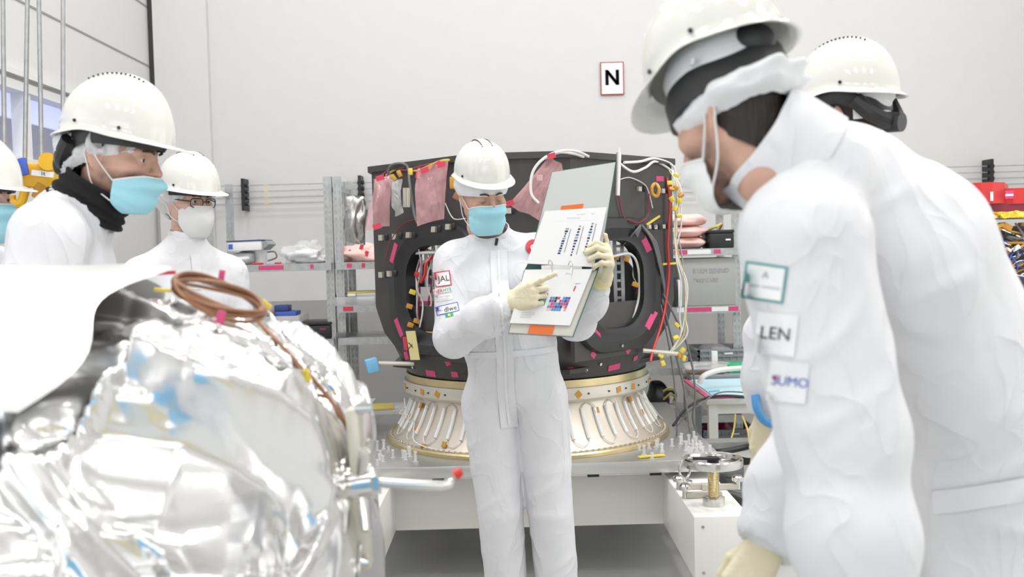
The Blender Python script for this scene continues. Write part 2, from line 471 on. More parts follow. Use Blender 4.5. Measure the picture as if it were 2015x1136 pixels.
def relax(V, F, it=2, lam=0.5):
    for _ in range(it):
        S = np.zeros_like(V); W = np.zeros(len(V))
        for a, b in ((0, 1), (1, 2), (2, 3), (3, 0)):
            for p, q in ((a, b), (b, a)):
                for k in range(3): S[:, k] += np.bincount(F[:, p], V[F[:, q], k], len(V))
                W += np.bincount(F[:, p], minlength=len(V))
        V = V + lam * (S / np.maximum(W, 1)[:, None] - V)
    return V
# ================================================================ THE ROOM
def struct(name, mb, m, smooth=False, parent=None):
    o = mb.build(name, m, parent, smooth=smooth)
    if parent is None: o['kind'] = 'structure'
    return o
BACK = 7.5; LEFT = -2.66; RIGHT = 4.2; TOP = 5.5; NEAR = -5.0
struct('floor', MB().box(((LEFT + RIGHT) / 2, (BACK + NEAR) / 2, -0.05), (RIGHT - LEFT + 0.4, BACK - NEAR + 0.4, 0.1)), 'floor')
struct('ceiling', MB().box(((LEFT + RIGHT) / 2, (BACK + NEAR) / 2, TOP + 0.05), (RIGHT - LEFT + 0.4, BACK - NEAR + 0.4, 0.1)), 'wall')
struct('wall_back', MB().box(((LEFT + RIGHT) / 2, BACK + 0.1, (1.13 + TOP) / 2), (RIGHT - LEFT + 0.4, 0.2, TOP - 1.13)), 'wall')
struct('wall_back_lower', MB().box(((LEFT + RIGHT) / 2, BACK + 0.1, 1.13 / 2), (RIGHT - LEFT + 0.4, 0.2, 1.13)), 'dado')
struct('wall_right', MB().box((RIGHT + 0.1, (BACK + NEAR) / 2, TOP / 2), (0.2, BACK - NEAR, TOP)), 'wall')
struct('wall_near', MB().box(((LEFT + RIGHT) / 2, NEAR - 0.1, TOP / 2), (RIGHT - LEFT, 0.2, TOP)), 'wall')
# left wall with a strip window (y 2.4..6.9, z 2.02..2.46)
WY0, WY1, WZ0, WZ1 = 2.4, 6.75, 2.0, 2.45
mb = MB()
mb.box((LEFT - 0.1, (BACK + NEAR) / 2, WZ0 / 2), (0.2, BACK - NEAR, WZ0))
mb.box((LEFT - 0.1, (BACK + NEAR) / 2, (WZ1 + TOP) / 2), (0.2, BACK - NEAR, TOP - WZ1))
mb.box((LEFT - 0.1, (WY0 + NEAR) / 2, (WZ0 + WZ1) / 2), (0.2, WY0 - NEAR, WZ1 - WZ0))
mb.box((LEFT - 0.1, (WY1 + BACK) / 2, (WZ0 + WZ1) / 2), (0.2, BACK - WY1, WZ1 - WZ0))
struct('wall_left', mb, 'panel')
for i, z in enumerate((2.91, 3.35, 3.79)):
    struct('trim_%d' % (i + 1), MB().box((LEFT + 0.002, (BACK + NEAR) / 2, z), (0.004, BACK - NEAR, 0.012)), 'joint')
struct('trim_4', MB().box((LEFT + 0.03, BACK - 0.03, 3.9), (0.045, 0.05, 3.2)), 'blacktrim')
struct('trim_5', MB().box((LEFT + 0.24, BACK - 0.03, 2.75), (0.40, 0.06, 5.5)), 'wall')
win = MB()
win.box((LEFT - 0.02, (WY0 + WY1) / 2, WZ1 - 0.02), (0.10, WY1 - WY0, 0.05)).box((LEFT - 0.02, (WY0 + WY1) / 2, WZ0 + 0.02), (0.10, WY1 - WY0, 0.05))
for y in (WY0 + .02, 3.2, 4.35, 5.50, WY1 - .02): win.box((LEFT - 0.02, y, (WZ0 + WZ1) / 2), (0.08, 0.06, WZ1 - WZ0))
win.box((LEFT + 0.02, (WY0 + WY1) / 2, WZ1 + 0.045), (0.05, WY1 - WY0 + 0.1, 0.03))
wo = struct('window_1', win, 'frame_white')
MB().box((LEFT - 0.05, (WY0 + WY1) / 2, (WZ0 + WZ1) / 2), (0.006, WY1 - WY0, WZ1 - WZ0)).build('window_pane', 'glass', wo, smooth=False)
# dark building across the way, seen through the strip window
o = MB().box((-11, 15, 1.75), (8, 30, 3.5)).build('neighbouring_building', mat('dark_facade', (0.16, 0.155, 0.16), 0.8), smooth=False)
tag(o, 'dark grey building outside, seen through the strip window', 'building')

# the N sign
so = thing('wall_sign', P(1204, 155, BACK - 0.02), 'red-edged portrait sign reading N high on the white wall', 'sign')
c = P(1204.5, 154.5, BACK - 0.012)
MB().box(c, (0.175, 0.008, 0.245)).build('red_border', 'signred', so, smooth=False)
MB().box(c - Vector((0, 0.005, 0)), (0.160, 0.004, 0.230)).build('face', 'whitebox', so, smooth=False)
vs, fs = text_mesh('N', 0.165, 0.001)
vs = [c + Vector((v.x * .88, -0.0085 - v.z, v.y)) for v in vs]
ob = bpy.data.meshes.new('x'); bpy.data.meshes.remove(ob)
def embolden(vs, fs, e=0.004):
    out_v = []; out_f = []
    for dx in (-e, 0, e):
        b = len(out_v); out_v += [v + Vector((dx, 0, 0)) for v in vs]; out_f += [[i + b for i in f] for f in fs]
    return out_v, out_f
vs, fs = embolden(vs, fs, 0.006)
make('letter', vs, fs, 'ink', so, smooth=False)

# wires stretched along the back wall on clamp rails
RAILY = BACK - 0.10
zw = [P(1948, y, RAILY).z for y in (328, 337, 347, 356)]
zz = []
for i in range(4):
    zz.append(1.865 + 0.046 * (3 - i))
for i, z in enumerate(zz):
    o = MB().cyl((LEFT + 0.45, RAILY, z), (RIGHT - 0.02, RAILY, z), 0.0035, n=6).build('wall_wire', 'galv')
    tag(o, ['topmost', 'second from the top', 'third from the top', 'lowest'][i] + ' of the four thin wires along the back wall', 'wire', 'wires along the back wall')
for px, lab in ((481, 'black clamp rail holding the wires above the white box shelf'), (710, 'black clamp rail holding the wires beside the silver bag'), (1948, 'black clamp rail holding the wires above the red crane hood')):
    x = P(px, 400, RAILY).x; z0 = zz[3] - 0.05; z1 = zz[0] + 0.05
    t = thing('clamp_rail', (x, BACK, z0), lab, 'wall bracket', 'clamp rails on the back wall')
    MB().box((x, BACK - 0.07, (z0 + z1) / 2), (0.022, 0.14, z1 - z0)).build('rail', 'black', t, smooth=False)
    for z in zz:
        MB().cyl((x - 0.02, RAILY, z), (x + 0.03, RAILY, z), 0.014, n=10).build('clamp', 'black', t)
def wtag(px, zt, zb, lab):
    x = P(px, 350, RAILY).x
    tag(MB().box((x, RAILY - 0.012, (zt + zb) / 2), (0.022, 0.006, zt - zb), bev=0.001).build('wire_marker', 'craneyellow'), lab, 'marker', 'yellow markers on the wall wires')
wtag(1849, zz[0] + .03, zz[2] - 0.02, 'yellow marker strip clipped over the wires near the red crane hood')
o = MB()
for z in zz: o.box((P(525, 400, RAILY).x, RAILY, z), (0.035, 0.009, 0.009))
tag(o.build('wire_marker', 'yellow', smooth=False), 'yellow sleeves on the wires above the white box shelf', 'marker', 'yellow markers on the wall wires')
# ================================================================ THE SPACECRAFT BODY ON ITS ADAPTER
SX, SY = 0.06, 4.90
HW, FH = 0.71, 0.20
YF = 4.20; YC = YF + (HW - FH)
ZT, ZB, ZL = 1.858, 1.22, 0.90
octo = [(-FH, YF), (FH, YF), (HW, YC), (HW, 2 * SY - YC), (FH, 2 * SY - YF), (-FH, 2 * SY - YF), (-HW, 2 * SY - YC), (-HW, YC)]
octo = [(SX + x, y) for x, y in octo]
sc_root = thing('spacecraft_body', (SX, SY, 0.86), 'dark eight-sided spacecraft panel body with oval windows, behind the man with the binder', 'spacecraft')
HITS = []
def addhit(o):
    me = o.data; og = ORG[o]
    HITS.append(BVHTree.FromPolygons([v.co + og for v in me.vertices], [list(p.vertices) for p in me.polygons]))
def hit(px, py, trees=None):
    o = Vector((0, 0, CAM_Z)); d = (P(px, py, 5) - o).normalized(); best = None
    for t in (trees or HITS):
        r = t.ray_cast(o, d)
        if r[0] is not None and (best is None or r[3] < best[3]): best = r
    if best is None: return None, None
    n = best[1]
    if n.dot(d) > 0: n = -n
    return best[0], n
def face_panel(A, B, z0, z1, holes, name, outer=None, th=0.022, m='carbon'):
    A = Vector((A[0], A[1], 0)); B = Vector((B[0], B[1], 0)); L = (B - A).length; u = (B - A) / L
    n = Vector((u.y, -u.x, 0))
    outer = outer or [(0, z0), (L, z0), (L, z1), (0, z1)]
    vs, fs = curve_mesh([outer] + holes, th / 2)
    vs = [A + u * v.x + Vector((0, 0, v.y)) - n * (th / 2) * 1.0 + n * v.z for v in vs]
    o = make(name, vs, fs, m, sc_root, smooth=False); addhit(o); return o
LO = (HW - FH) * math.sqrt(2)
win_z = 1.31
def winloop(cx, w_, h_, r): return rrect(w_, h_, r, 8, cx, win_z)
# front, two sides
face_panel(octo[0], octo[1], ZB, ZT, [], 'front_panel')
face_panel(octo[2], octo[3], ZB, ZT, [], 'side_panel')
face_panel(octo[6], octo[7], ZB, ZT, [], 'side_panel')
# oblique windowed panels: right (A = inner corner), left (A = outer corner)
cR = 0.285; cL = LO - 0.285
hole = dict(w_=0.40, h_=0.40, r=0.15)
outR = [(0, 0.99), (LO - 0.20, 0.99), (LO - .06, 1.10), (LO, ZB), (LO, ZT), (0, ZT)]
outL = [(LO, 0.99), (LO, ZT), (0, ZT), (0, ZB), (.06, 1.10), (0.20, 0.99)]
face_panel(octo[1], octo[2], ZB, ZT, [winloop(cR, **hole)], 'window_panel', outR)
face_panel(octo[7], octo[0], ZB, ZT, [winloop(cL, **hole)], 'window_panel', outL)
# rear oblique panels with larger openings so the racks show through
face_panel(octo[3], octo[4], ZB, ZT, [rrect(0.52, 0.50, 0.12, 6, LO / 2, 1.45)], 'rear_panel')
face_panel(octo[5], octo[6], ZB, ZT, [rrect(0.52, 0.50, 0.12, 6, LO / 2, 1.45)], 'rear_panel')
def win_frame(A, B, cx):
    A = Vector((A[0], A[1], 0)); B = Vector((B[0], B[1], 0)); u = (B - A).normalized(); n = Vector((u.y, -u.x, 0))
    g = []
    for (w_, h_, r, off) in ((0.60, 0.60, 0.20, 0.0), (0.585, 0.585, 0.195, 0.028), (0.50, 0.50, 0.19, 0.034), (0.44, 0.44, 0.165, 0.012), (0.39, 0.39, 0.15, 0.008), (0.39, 0.39, 0.15, -0.05)):
        g.append([A + u * x + Vector((0, 0, z)) + n * off for x, z in rrect(w_, h_, r, 8, cx, win_z)])
    m_ = len(g[0]); vs = sum(g, []); fs = []
    for i in range(len(g) - 1):
        for k in range(m_): fs.append((i * m_ + k, i * m_ + (k + 1) % m_, (i + 1) * m_ + (k + 1) % m_, (i + 1) * m_ + k))
    o = make('window_frame', vs, fs, 'carbon2', sc_root, autosmooth=40); addhit(o); return o
win_frame(octo[1], octo[2], cR); win_frame(octo[7], octo[0], cL)
# lower taper: octagon to circle
N8 = 64; mb = MB(); rows = []
def oct_pt(a):
    d = Vector((math.cos(a), math.sin(a))); best = 9
    for i in range(8):
        p = Vector(octo[i]) - Vector((SX, SY)); q = Vector(octo[(i + 1) % 8]) - Vector((SX, SY)); e = q - p
        den = d.x * e.y - d.y * e.x
        if abs(den) < 1e-9: continue
        t = (p.x * e.y - p.y * e.x) / den; s_ = (p.x * d.y - p.y * d.x) / den
        if t > 0 and -1e-6 <= s_ <= 1 + 1e-6: best = min(best, t)
    return best
for k in range(7):
    t = k / 6; z = ZB + 0.01 + (ZL - ZB - 0.01) * t; row = []
    for i in range(N8):
        a = 2 * PI * i / N8; r = (oct_pt(a) - 0.026) * (1 - t) + 0.585 * t + 0.02 * math.sin(PI * t)
        row.append(Vector((SX + r * math.cos(a), SY + r * math.sin(a), z)))
    rows.append(row)
vs = sum(rows, []); fs = [(i * N8 + k, i * N8 + (k + 1) % N8, (i + 1) * N8 + (k + 1) % N8, (i + 1) * N8 + k) for i in range(6) for k in range(N8)]
addhit(make('lower_shell', vs, fs, 'carbon', sc_root, autosmooth=30))
# top deck slab with an overhanging lip
o = MB().prism([(SX + (x - SX) * 1.025, SY + (y - SY) * 1.025) for x, y in octo], ZT, ZT + 0.028).build('top_deck', 'carbon', sc_root, smooth=False); addhit(o)
MB().prism([(SX + (x - SX) * .9, SY + (y - SY) * .9) for x, y in octo], 0.93, 0.95).build('inner_floor', 'carbon2', sc_root, smooth=False)
# central tube and struts seen through the windows
MB().cyl((SX, SY, 0.95), (SX, SY, ZT), 0.13, n=24).build('central_tube', 'carbon2', sc_root)
for dx in (-0.42, 0.42):
    o = MB()
    for k in range(2): o.box((SX + dx + 0.035 * k * (1 if dx > 0 else -1), SY - 0.30, 1.40), (0.016, 0.02, 0.9))
    for k in range(22): o.box((SX + dx + 0.0175 * (1 if dx > 0 else -1), SY - 0.30, 1.0 + 0.04 * k), (0.03, 0.012, 0.012))
    o.build('perforated_strut', 'galv', sc_root, smooth=False)
# mechanical details on the panels
def on_surf(px, py, off=0.002):
    p, n = hit(px, py)
    return (p + n * off, n) if p is not None else (None, None)
def surf_box(name, px, py, wpx, hpx, ang, th, m, parent, depth_scale=None):
    p, n = on_surf(px, py, th / 2)
    if p is None: print('MISS', name, px, py); return None
    s_ = p.y / FPX; up = Vector((0, 0, 1)); u = up.cross(-n) if abs(n.z) < 0.95 else Vector((1, 0, 0))
    u = -n.cross(up); u = u.normalized() if u.length > 1e-5 else Vector((1, 0, 0))
    if u.x < 0: u = -u
    v = n.cross(u); v = v if v.z > 0 else -v
    ca, sa = math.cos(R(ang)), math.sin(R(ang)); uu = u * ca + v * sa; vv = -u * sa + v * ca
    m3 = Matrix((uu, vv, uu.cross(vv))).transposed()
    return MB().box(p, (wpx * s_, hpx * s_, th), m3).build(name, m, parent, smooth=False)
for px, py, w_, h_, a in ((775, 498, 13, 40, -25), (785, 645, 13, 38, 28), (1272, 482, 12, 38, 32), (1281, 630, 12, 42, -36), (1173, 653, 34, 12, -38),
                         (848, 735, 30, 13, 0), (881, 713, 14, 14, 20), (866, 670, 14, 18, -30), (1208, 723, 34, 12, 4), (1167, 698, 12, 14, 45),
                         (1250, 705, 16, 10, 10), (1298, 352, 24, 10, 2), (1122, 728, 12, 12, 0), (800, 700, 12, 16, 20), (1236, 690, 10, 14, -50), (895, 737, 16, 12, 0)):
    surf_box('tape', px, py, w_, h_, a, 0.002, 'magenta', sc_root)
for px, py, s_ in ((752, 468, 1), (779, 466, 1), (806, 463, 1), (856, 452, 1), (884, 447, 1), (752, 541, 1), (768, 539, 1), (1000, 415, 1), (1256, 372, .8), (1302, 376, .8), (1275, 447, .7), (1287, 447, .7), (1303, 446, .7), (1062, 350, 1)):
    a = surf_box('clip', px, py, 12 * s_, 11 * s_, 0, 0.012, 'ringalu', sc_root)
    if a: 
        p, n = on_surf(px + 10, py - 1, 0.004)
        if p is not None: MB().ball(p, (0.012, 0.006, 0.016), 6).build('clip_base', 'black', a)
for px, py, s_ in ((1152, 728, 6), (1180, 716, 5), (815, 722, 5), (1222, 680, 5)):
    p, n = on_surf(px, py, 0.004)
    if p is not None: MB().cyl(p - n * 0.004, p + n * 0.006, 0.007, n=10).build('bolt', 'steel', sc_root)
surf_box('warning_patch', 813, 680, 30, 58, 4, 0.003, 'paleyellow', sc_root)
surf_box('red_flag', 799, 676, 12, 26, 0, 0.006, 'redtape', sc_root)
p, n = on_surf(811, 681, 0.005)
vs, fs = text_mesh('X', 0.045, 0.0004)
make('patch_letter', [p + Vector((v.x, -v.z - 0.004, v.y)) for v in vs], fs, 'ink', sc_root, smooth=False)
def cable(name, pts, r, m, parent=None, n=6, seg=6): return MB().tube(spline(pts, seg), r, n).build(name, m, parent)
def surf_cable(name, pix, r, m, parent, off=0.012):
    pts = []
    for px, py in pix:
        p, nn = on_surf(px, py, off)
        if p is not None: pts.append(p)
    if len(pts) > 1: return cable(name, pts, r, m, parent)
for k in range(4):
    surf_cable('harness_cable', [(1190 + 2 * k, 492 + 4 * k), (1225, 480 + 4 * k), (1245 + 2 * k, 455 + 3 * k), (1256, 444 + 2 * k)], 0.0045, 'wire_g', sc_root)
for k in range(3):
    surf_cable('harness_cable', [(1258, 443), (1285 - 3 * k, 475), (1296 - 2 * k, 520), (1303, 560 + 6 * k), (1302, 590)], 0.0045, 'wire_g', sc_root)
surf_cable('sensor_wire', [(1212, 365), (1215, 395), (1222, 425), (1240, 437), (1255, 438), (1270, 425), (1272, 395), (1275, 370)], 0.003, 'darkred', sc_root)
surf_cable('sensor_wire', [(1212, 355), (1235, 350), (1262, 362), (1272, 378), (1280, 410)], 0.0025, 'wire_w', sc_root)
surf_cable('sensor_wire', [(762, 515), (775, 470), (800, 440), (835, 430)], 0.0025, 'darkred', sc_root)
surf_cable('sensor_wire', [(880, 400), (896, 430), (920, 430)], 0.0025, 'wire_w', sc_root)
o = surf_box('yellow_tie', 1281, 436, 58, 4, 22, 0.006, 'yellow', sc_root)
surf_box('yellow_tie', 1318, 519, 50, 4, 1, 0.006, 'yellow', sc_root) 
# cable bundles inside the window openings
def inner_bundle(px, y0, y1, depth, rnd):
    for k in range(3):
        rr = random.Random(rnd + k)
        pts = [P(px + rr.uniform(-6, 6), y0 + (y1 - y0) * t / 6, depth + rr.uniform(-.02, .02)) for t in range(7)]
        cable('inner_cable', pts, 0.004, ['wire_w', 'darkred', 'galv'][k], sc_root)
inner_bundle(803, 495, 640, 4.62, 1); inner_bundle(826, 490, 645, 4.50, 5); inner_bundle(1252, 500, 630, 4.58, 9); inner_bundle(846, 490, 640, 4.50, 13)
for px, py, m_ in ((808, 640, 'kapton'), (820, 632, 'kapton'), (806, 603, 'kapton'), (1250, 560, 'kapton'), (1232, 510, 'kapton'), (1212, 506, 'kapton'), (812, 575, 'yellow'), (822, 540, 'red')):
    MB().box(P(px, py, 4.5), (0.030, 0.014, 0.022), (0, R(20), 0), bev=0.003).build('connector', m_, sc_root)
cable('inner_handle', [P(850, 505, 4.42), P(838, 520, 4.40), P(836, 540, 4.40), P(828, 556, 4.42)], 0.008, 'red', sc_root)
cable('inner_harness', [P(1160, 500, 4.42), P(1200, 505, 4.42), P(1240, 500, 4.5), P(1256, 530, 4.55), P(1256, 590, 4.55), P(1235, 635, 4.5), P(1190, 640, 4.4)], 0.006, 'wire_w', sc_root)
cable('inner_harness', [P(795, 500, 4.6), P(850, 497, 4.42), P(905, 500, 4.35)], 0.007, 'wire_w', sc_root)
cable('inner_harness', [P(800, 650, 4.6), P(850, 656, 4.42), P(905, 655, 4.35)], 0.006, 'wire_y', sc_root)
# loose clear bag of white parts inside the window
MB().ball(P(1217, 570, 5.1), (0.10, 0.05, 0.17), 12).build('inner_cover', 'whitecloth', sc_root)
MB().ball(P(868, 570, 5.0), (0.12, 0.05, 0.19), 12).build('inner_cover', 'whitecloth', sc_root)
MB().box(P(850, 590, 4.55), (0.13, 0.02, 0.12)).build('inner_card', 'whitebox', sc_root, smooth=False)
MB().box(P(850, 595, 4.53), (0.13, 0.02, 0.012)).build('inner_tape', 'magenta', sc_root, smooth=False)
# harness along the top edge and hanging at the right corner
zt = ZT + 0.035
for pts, m_ in (([P(745, 352, 4.62), P(770, 332, 4.6), P(800, 335, 4.5), P(840, 325, 4.4), P(880, 318, 4.3)], 'darkred'),
                ([P(760, 345, 4.6), P(790, 328, 4.55), P(820, 336, 4.45), P(865, 318, 4.3), P(890, 315, 4.3)], 'wire_y'),
                ([P(762, 350, 4.58), P(770, 325, 4.55), P(800, 325, 4.5), P(806, 360, 4.45), P(815, 420, 4.40), P(822, 440, 4.38)], 'wire_g'),
                ([P(1220, 322, 4.4), P(1245, 338, 4.42), P(1270, 330, 4.5), P(1290, 318, 4.6), P(1320, 335, 4.7), P(1332, 350, 4.7)], 'wire_w'),
                ([P(1228, 320, 4.4), P(1260, 318, 4.5), P(1290, 312, 4.6), P(1325, 328, 4.7), P(1330, 370, 4.7)], 'wire_w'),
                ([P(1060, 400, 4.08), P(1045, 380, 4.08), P(1048, 340, 4.08), P(1070, 312, 4.08), P(1105, 297, 4.1), P(1135, 298, 4.16), P(1158, 308, 4.24)], 'wire_w'),
                ([P(1072, 312, 4.1), P(1100, 300, 4.12), P(1130, 303, 4.18), P(1148, 309, 4.24)], 'wire_w')):
    cable('edge_cable', pts, 0.006, m_, sc_root)
for i in range(5):
    rr = random.Random(40 + i)
    pts = [P(1322 + rr.uniform(-6, 8), 335, 4.66)] + [P(1335 + rr.uniform(-8, 8) + (10 if y > 500 else 0) - (25 if y > 690 else 0), y, 4.62) for y in (380, 440, 500, 560, 620, 660, 700)]
    cable('hanging_harness', pts, 0.0035, ['wire_w', 'galv', 'wire_w', 'wire_y', 'wire_w'][i], sc_root)
for i, (x1, y1) in enumerate(((1318, 560), (1312, 620), (1290, 680))):
    cable('hanging_harness', [P(1312, 350, 4.68), P(1318, 400, 4.66), P(1314, 480, 4.66), P(1316, 540, 4.66), P(1306, 620, 4.60), P(1285, 690, 4.50), P(1280, 712, 4.46)], 0.004 + i * .001, ['darkred', 'wire_w', 'red'][i], sc_root)
for i, (px, py) in enumerate(((1318, 360), (1330, 370), (1322, 392), (1337, 395), (1328, 410), (1340, 385), (1336, 425), (1331, 345), (1332, 640), (1336, 700), (1345, 705), (1343, 690), (1330, 665), (1322, 372), (1300, 700), (1304, 715))):
    MB().box(P(px, py, 4.60 if py < 600 else 4.5), (0.026, 0.016, 0.020), (0.2 * i, 0.5 * i, 0), bev=0.003).build('connector_cap', ['yellow', 'kapton', 'yellow', 'yellow'][i % 4], sc_root)
MB().tube(spline([P(1290, 362, 4.52), P(1297, 372, 4.5), P(1293, 386, 4.5), P(1284, 382, 4.5), P(1283, 368, 4.5)], 6, True), 0.008, 8, closed=True).build('coiled_wire', 'kapton', sc_root)
# vertical sensor stalk behind the binder
MB().cyl(P(1215, 385, 4.28), P(1218, 300, 4.28), 0.011, n=10).build('sensor_stalk', 'alu', sc_root)
MB().cyl(P(1218, 300, 4.28), P(1218.5, 290, 4.28), 0.004, n=8).build('sensor_tip', 'wire_w', sc_root)
# arm with the bright blue cap, lower left
arm = MB().cyl(P(745, 715, 4.55), P(815, 716, 4.55), 0.010, n=8).build('sensor_arm', 'ringalu', sc_root)
MB().box(P(732, 719, 4.55), (0.055, 0.06, 0.062), (0, R(-12), R(15)), bev=0.006).build('arm_cap', 'bluefoam', sc_root)
MB().cyl(P(1265, 690, 4.5), P(1335, 697, 4.5), 0.010, n=8).build('sensor_arm', 'ringalu', sc_root)

# film bags hanging on the top edge
def film(name, pix, depth, m, lab, cat, group=None, seed=0, bulge=0.03, top=None):
    """pix: quad corners (tl, tr, br, bl); a closed bag: two crumpled sheets"""
    n = 16; vs = []; fs = []
    C4 = [P(*p, depth) for p in pix]
    for side in (0, 1):
        b = len(vs)
        for j in range(n + 1):
            for i in range(n + 1):
                s_, t = i / n, j / n
                p = (C4[0] * (1 - s_) + C4[1] * s_) * (1 - t) + (C4[3] * (1 - s_) + C4[2] * s_) * t
                e = (math.sin(PI * s_) * math.sin(PI * min(1, t * 1.0))) ** .6 if 0 < s_ < 1 and 0 < t < 1 else 0
                nz = float(vnoise(np.float32(s_ * 4 + seed), np.float32(t * 4), np.float32(side * 3.3)))
                nx = float(vnoise(np.float32(s_ * 3 + seed + 9), np.float32(t * 3), np.float32(0.5)))
                rd = abs(float(vnoise(np.float32(s_ * 9 + seed + 3 + t * 3), np.float32(t * 5 - s_ * 4), np.float32(side * 2.7))))
                vs.append(p + Vector((nx * .012, (-bulge if side == 0 else bulge * .3) * e * (1 + .6 * nz) + nz * 0.008 + rd * .022 * (0 if t < .06 else 1), nx * 0.010)))
        for j in range(n):
            for i in range(n):
                a = b + j * (n + 1) + i; fs.append((a, a + 1, a + n + 2, a + n + 1))
    o = make(name, vs, fs, m); tag(o, lab, cat, group); return o
film('film_bag', [(735, 352), (768, 345), (766, 445), (718, 455)], 4.40, 'pinkbag', 'pink film bag hanging bunched at the far left corner of the spacecraft body', 'plastic bag', 'pink film bags on the spacecraft', 1, .07)
film('film_bag', [(817, 335), (880, 318), (877, 428), (820, 446)], 4.22, 'pinkbag', 'flat pink film bag hanging beside the helmet of the man with the binder', 'plastic bag', 'pink film bags on the spacecraft', 5, .03)
film('film_bag', [(1084, 305), (1112, 332), (1058, 438), (1003, 400)], 4.10, 'pinkbag', 'pink film bag hanging slanted behind the upper binder cover', 'plastic bag', 'pink film bags on the spacecraft', 9, .02)
film('silver_bag', [(678, 386), (724, 392), (716, 484), (676, 476)], 4.50, 'silverbag', 'crumpled silver shielding bag hanging beside the pink bag by the rack post', 'plastic bag', None, 3, .05)
film('film_bag', [(768, 352), (792, 352), (790, 422), (776, 424)], 4.40, 'clearbag', 'narrow clear bag hanging between the two pink bags on the left', 'plastic bag', None, 12, .02)
for pix, nm in (((742, 446), 'f'), ((836, 335), 'a'), ((868, 324), 'b'), ((748, 350), 'c'), ((1085, 307), 'd'), ((1003, 400), 'e')):
    MB().box(P(*pix, 4.08 if pix[0] > 990 else 4.19), (0.035, 0.006, 0.022), (0, R(-15), 0)).build('tape', 'redtape', sc_root, smooth=False)
for px, py in ((822, 345), (845, 330), (862, 322), (808, 338), (786, 342), (775, 350)):
    MB().box(P(px, py, 4.30), (0.03, 0.02, 0.018), (0, R(px), 0), bev=.003).build('connector', random.choice(['kapton', 'redtape', 'yellow']), sc_root)
for px in (797, 804):
    MB().cyl(P(px, 370, 4.42), P(px, 408, 4.42), 0.010, n=8).build('sensor_stalk', 'ringalu', sc_root)
MB().box(P(892, 360, 4.15), (0.03, 0.02, 0.05), bev=.004).build('connector', 'kapton', sc_root)
MB().box(P(905, 390, 4.15), (0.06, 0.02, 0.03), (0, R(30), 0), bev=.004).build('connector', 'copper', sc_root)

# ---------------------------------------------------------------- adapter cone
ZP = 0.570
ad = thing('adapter_cone', (SX, SY, ZP), 'flared metal adapter cone with white heater loops under the spacecraft body', 'spacecraft adapter')
MB().lathe([(0.50, 0.895), (0.592, 0.895), (0.592, 0.862), (0.50, 0.862)], (SX, SY, 0), 96, closed_prof=True).build('clamp_ring', 'goldring', ad)
MB().lathe([(0.50, 0.861), (0.603, 0.861), (0.606, 0.855), (0.606, 0.810), (0.598, 0.800), (0.50, 0.800)], (SX, SY, 0), 96, closed_prof=True).build('interface_ring', 'ringalu', ad)
def cone_r(z):
    t = (0.80 - z) / (0.80 - 0.585); return 0.555 + 0.055 * t + 0.060 * t * t
prof = [(cone_r(0.80 - 0.215 * k / 10), 0.80 - 0.215 * k / 10) for k in range(11)]
co = MB().lathe(prof + [(0.60, 0.585), (0.52, 0.80)], (SX, SY, 0), 128, closed_prof=True).build('cone_wall', 'conealu', ad)
MB().lathe([(0.62, 0.598), (0.692, 0.592), (0.698, 0.585), (0.698, ZP + 0.001), (0.60, ZP + 0.001)], (SX, SY, 0), 128, closed_prof=True).build('base_flange', 'goldring', ad)
def conep(a, z, off=0.0):
    r = cone_r(z) + off; return Vector((SX + r * math.sin(a), SY - r * math.cos(a), z))
K = 26
for k in range(K):
    a = -1.50 + 3.0 * (k + 0.5) / K
    z0, z1 = 0.640, 0.765
    pts = [conep(a + 0.02, z0 + (z1 - z0) * t / 4, 0.006) for t in range(5)]
    MB().tube(pts, 0.0085, 8).build('heater_strip', 'heater', ad)
    if k < K - 1:
        a2 = -1.50 + 3.0 * (k + 1.5) / K
        up = k % 2 == 0
        za = z1 if up else z0; zb = z1 + 0.022 if up else z0 - 0.028
        MB().tube(spline([conep(a + .02, za, .008), conep(a + 0.03, (za + zb) / 2, .009), conep((a + a2) / 2 + .02, zb, 0.010), conep(a2 + 0.01, (za + zb) / 2, .009), conep(a2 + .02, za, .008)], 5), 0.0022, 6).build('heater_wire', 'wire_w', ad)
for k in range(72):
    a = -1.55 + 3.1 * k / 71
    MB().cyl(Vector((SX + 0.680 * math.sin(a), SY - 0.680 * math.cos(a), 0.59)), Vector((SX + 0.680 * math.sin(a), SY - 0.680 * math.cos(a), 0.601)), 0.0055, n=6).build('flange_bolt', 'steel', ad)
for k in range(15):
    a = -1.3 + 2.6 * k / 14
    kap = k % 3 != 1
    c_ = Vector((SX + 0.607 * math.sin(a), SY - 0.607 * math.cos(a), 0.833)); rot = Matrix.Rotation(a, 3, 'Z')
    if kap: MB().box(c_, (0.028, 0.003, 0.026), rot @ Matrix.Rotation(R(20 * (k % 5) - 30), 3, 'Y')).build('amber_patch', 'kapton', ad, smooth=False)
    MB().cyl(c_ + rot @ Vector((0.05, 0.008, 0)), c_ + rot @ Vector((0.05, -0.002, 0)), 0.004, n=8).build('ring_hole', 'black', ad)
for a, z in ((-1.2, .70), (-.98, .665), (-.80, .60), (.55, .75), (.98, .77), (1.12, .70), (-1.05, .76), (.16, .77), (1.25, .66), (-.62, .62)):
    MB().box(conep(a, z, 0.011), (0.024, 0.004, 0.026), Matrix.Rotation(a, 3, 'Z') @ Matrix.Rotation(R(-25), 3, 'X')).build('amber_patch', 'kapton', ad, smooth=False)
cable('loose_wire', [conep(-1.45, .72, .02), conep(-1.35, .70, .04), conep(-1.2, .705, .02), conep(-1.12, .68, .02), conep(-1.05, .69, .015), conep(-.98, .655, .02), conep(-.9, .615, .02), conep(-.7, .60, .02), conep(-.5, .597, .02)], 0.0028, 'wire_w', ad)
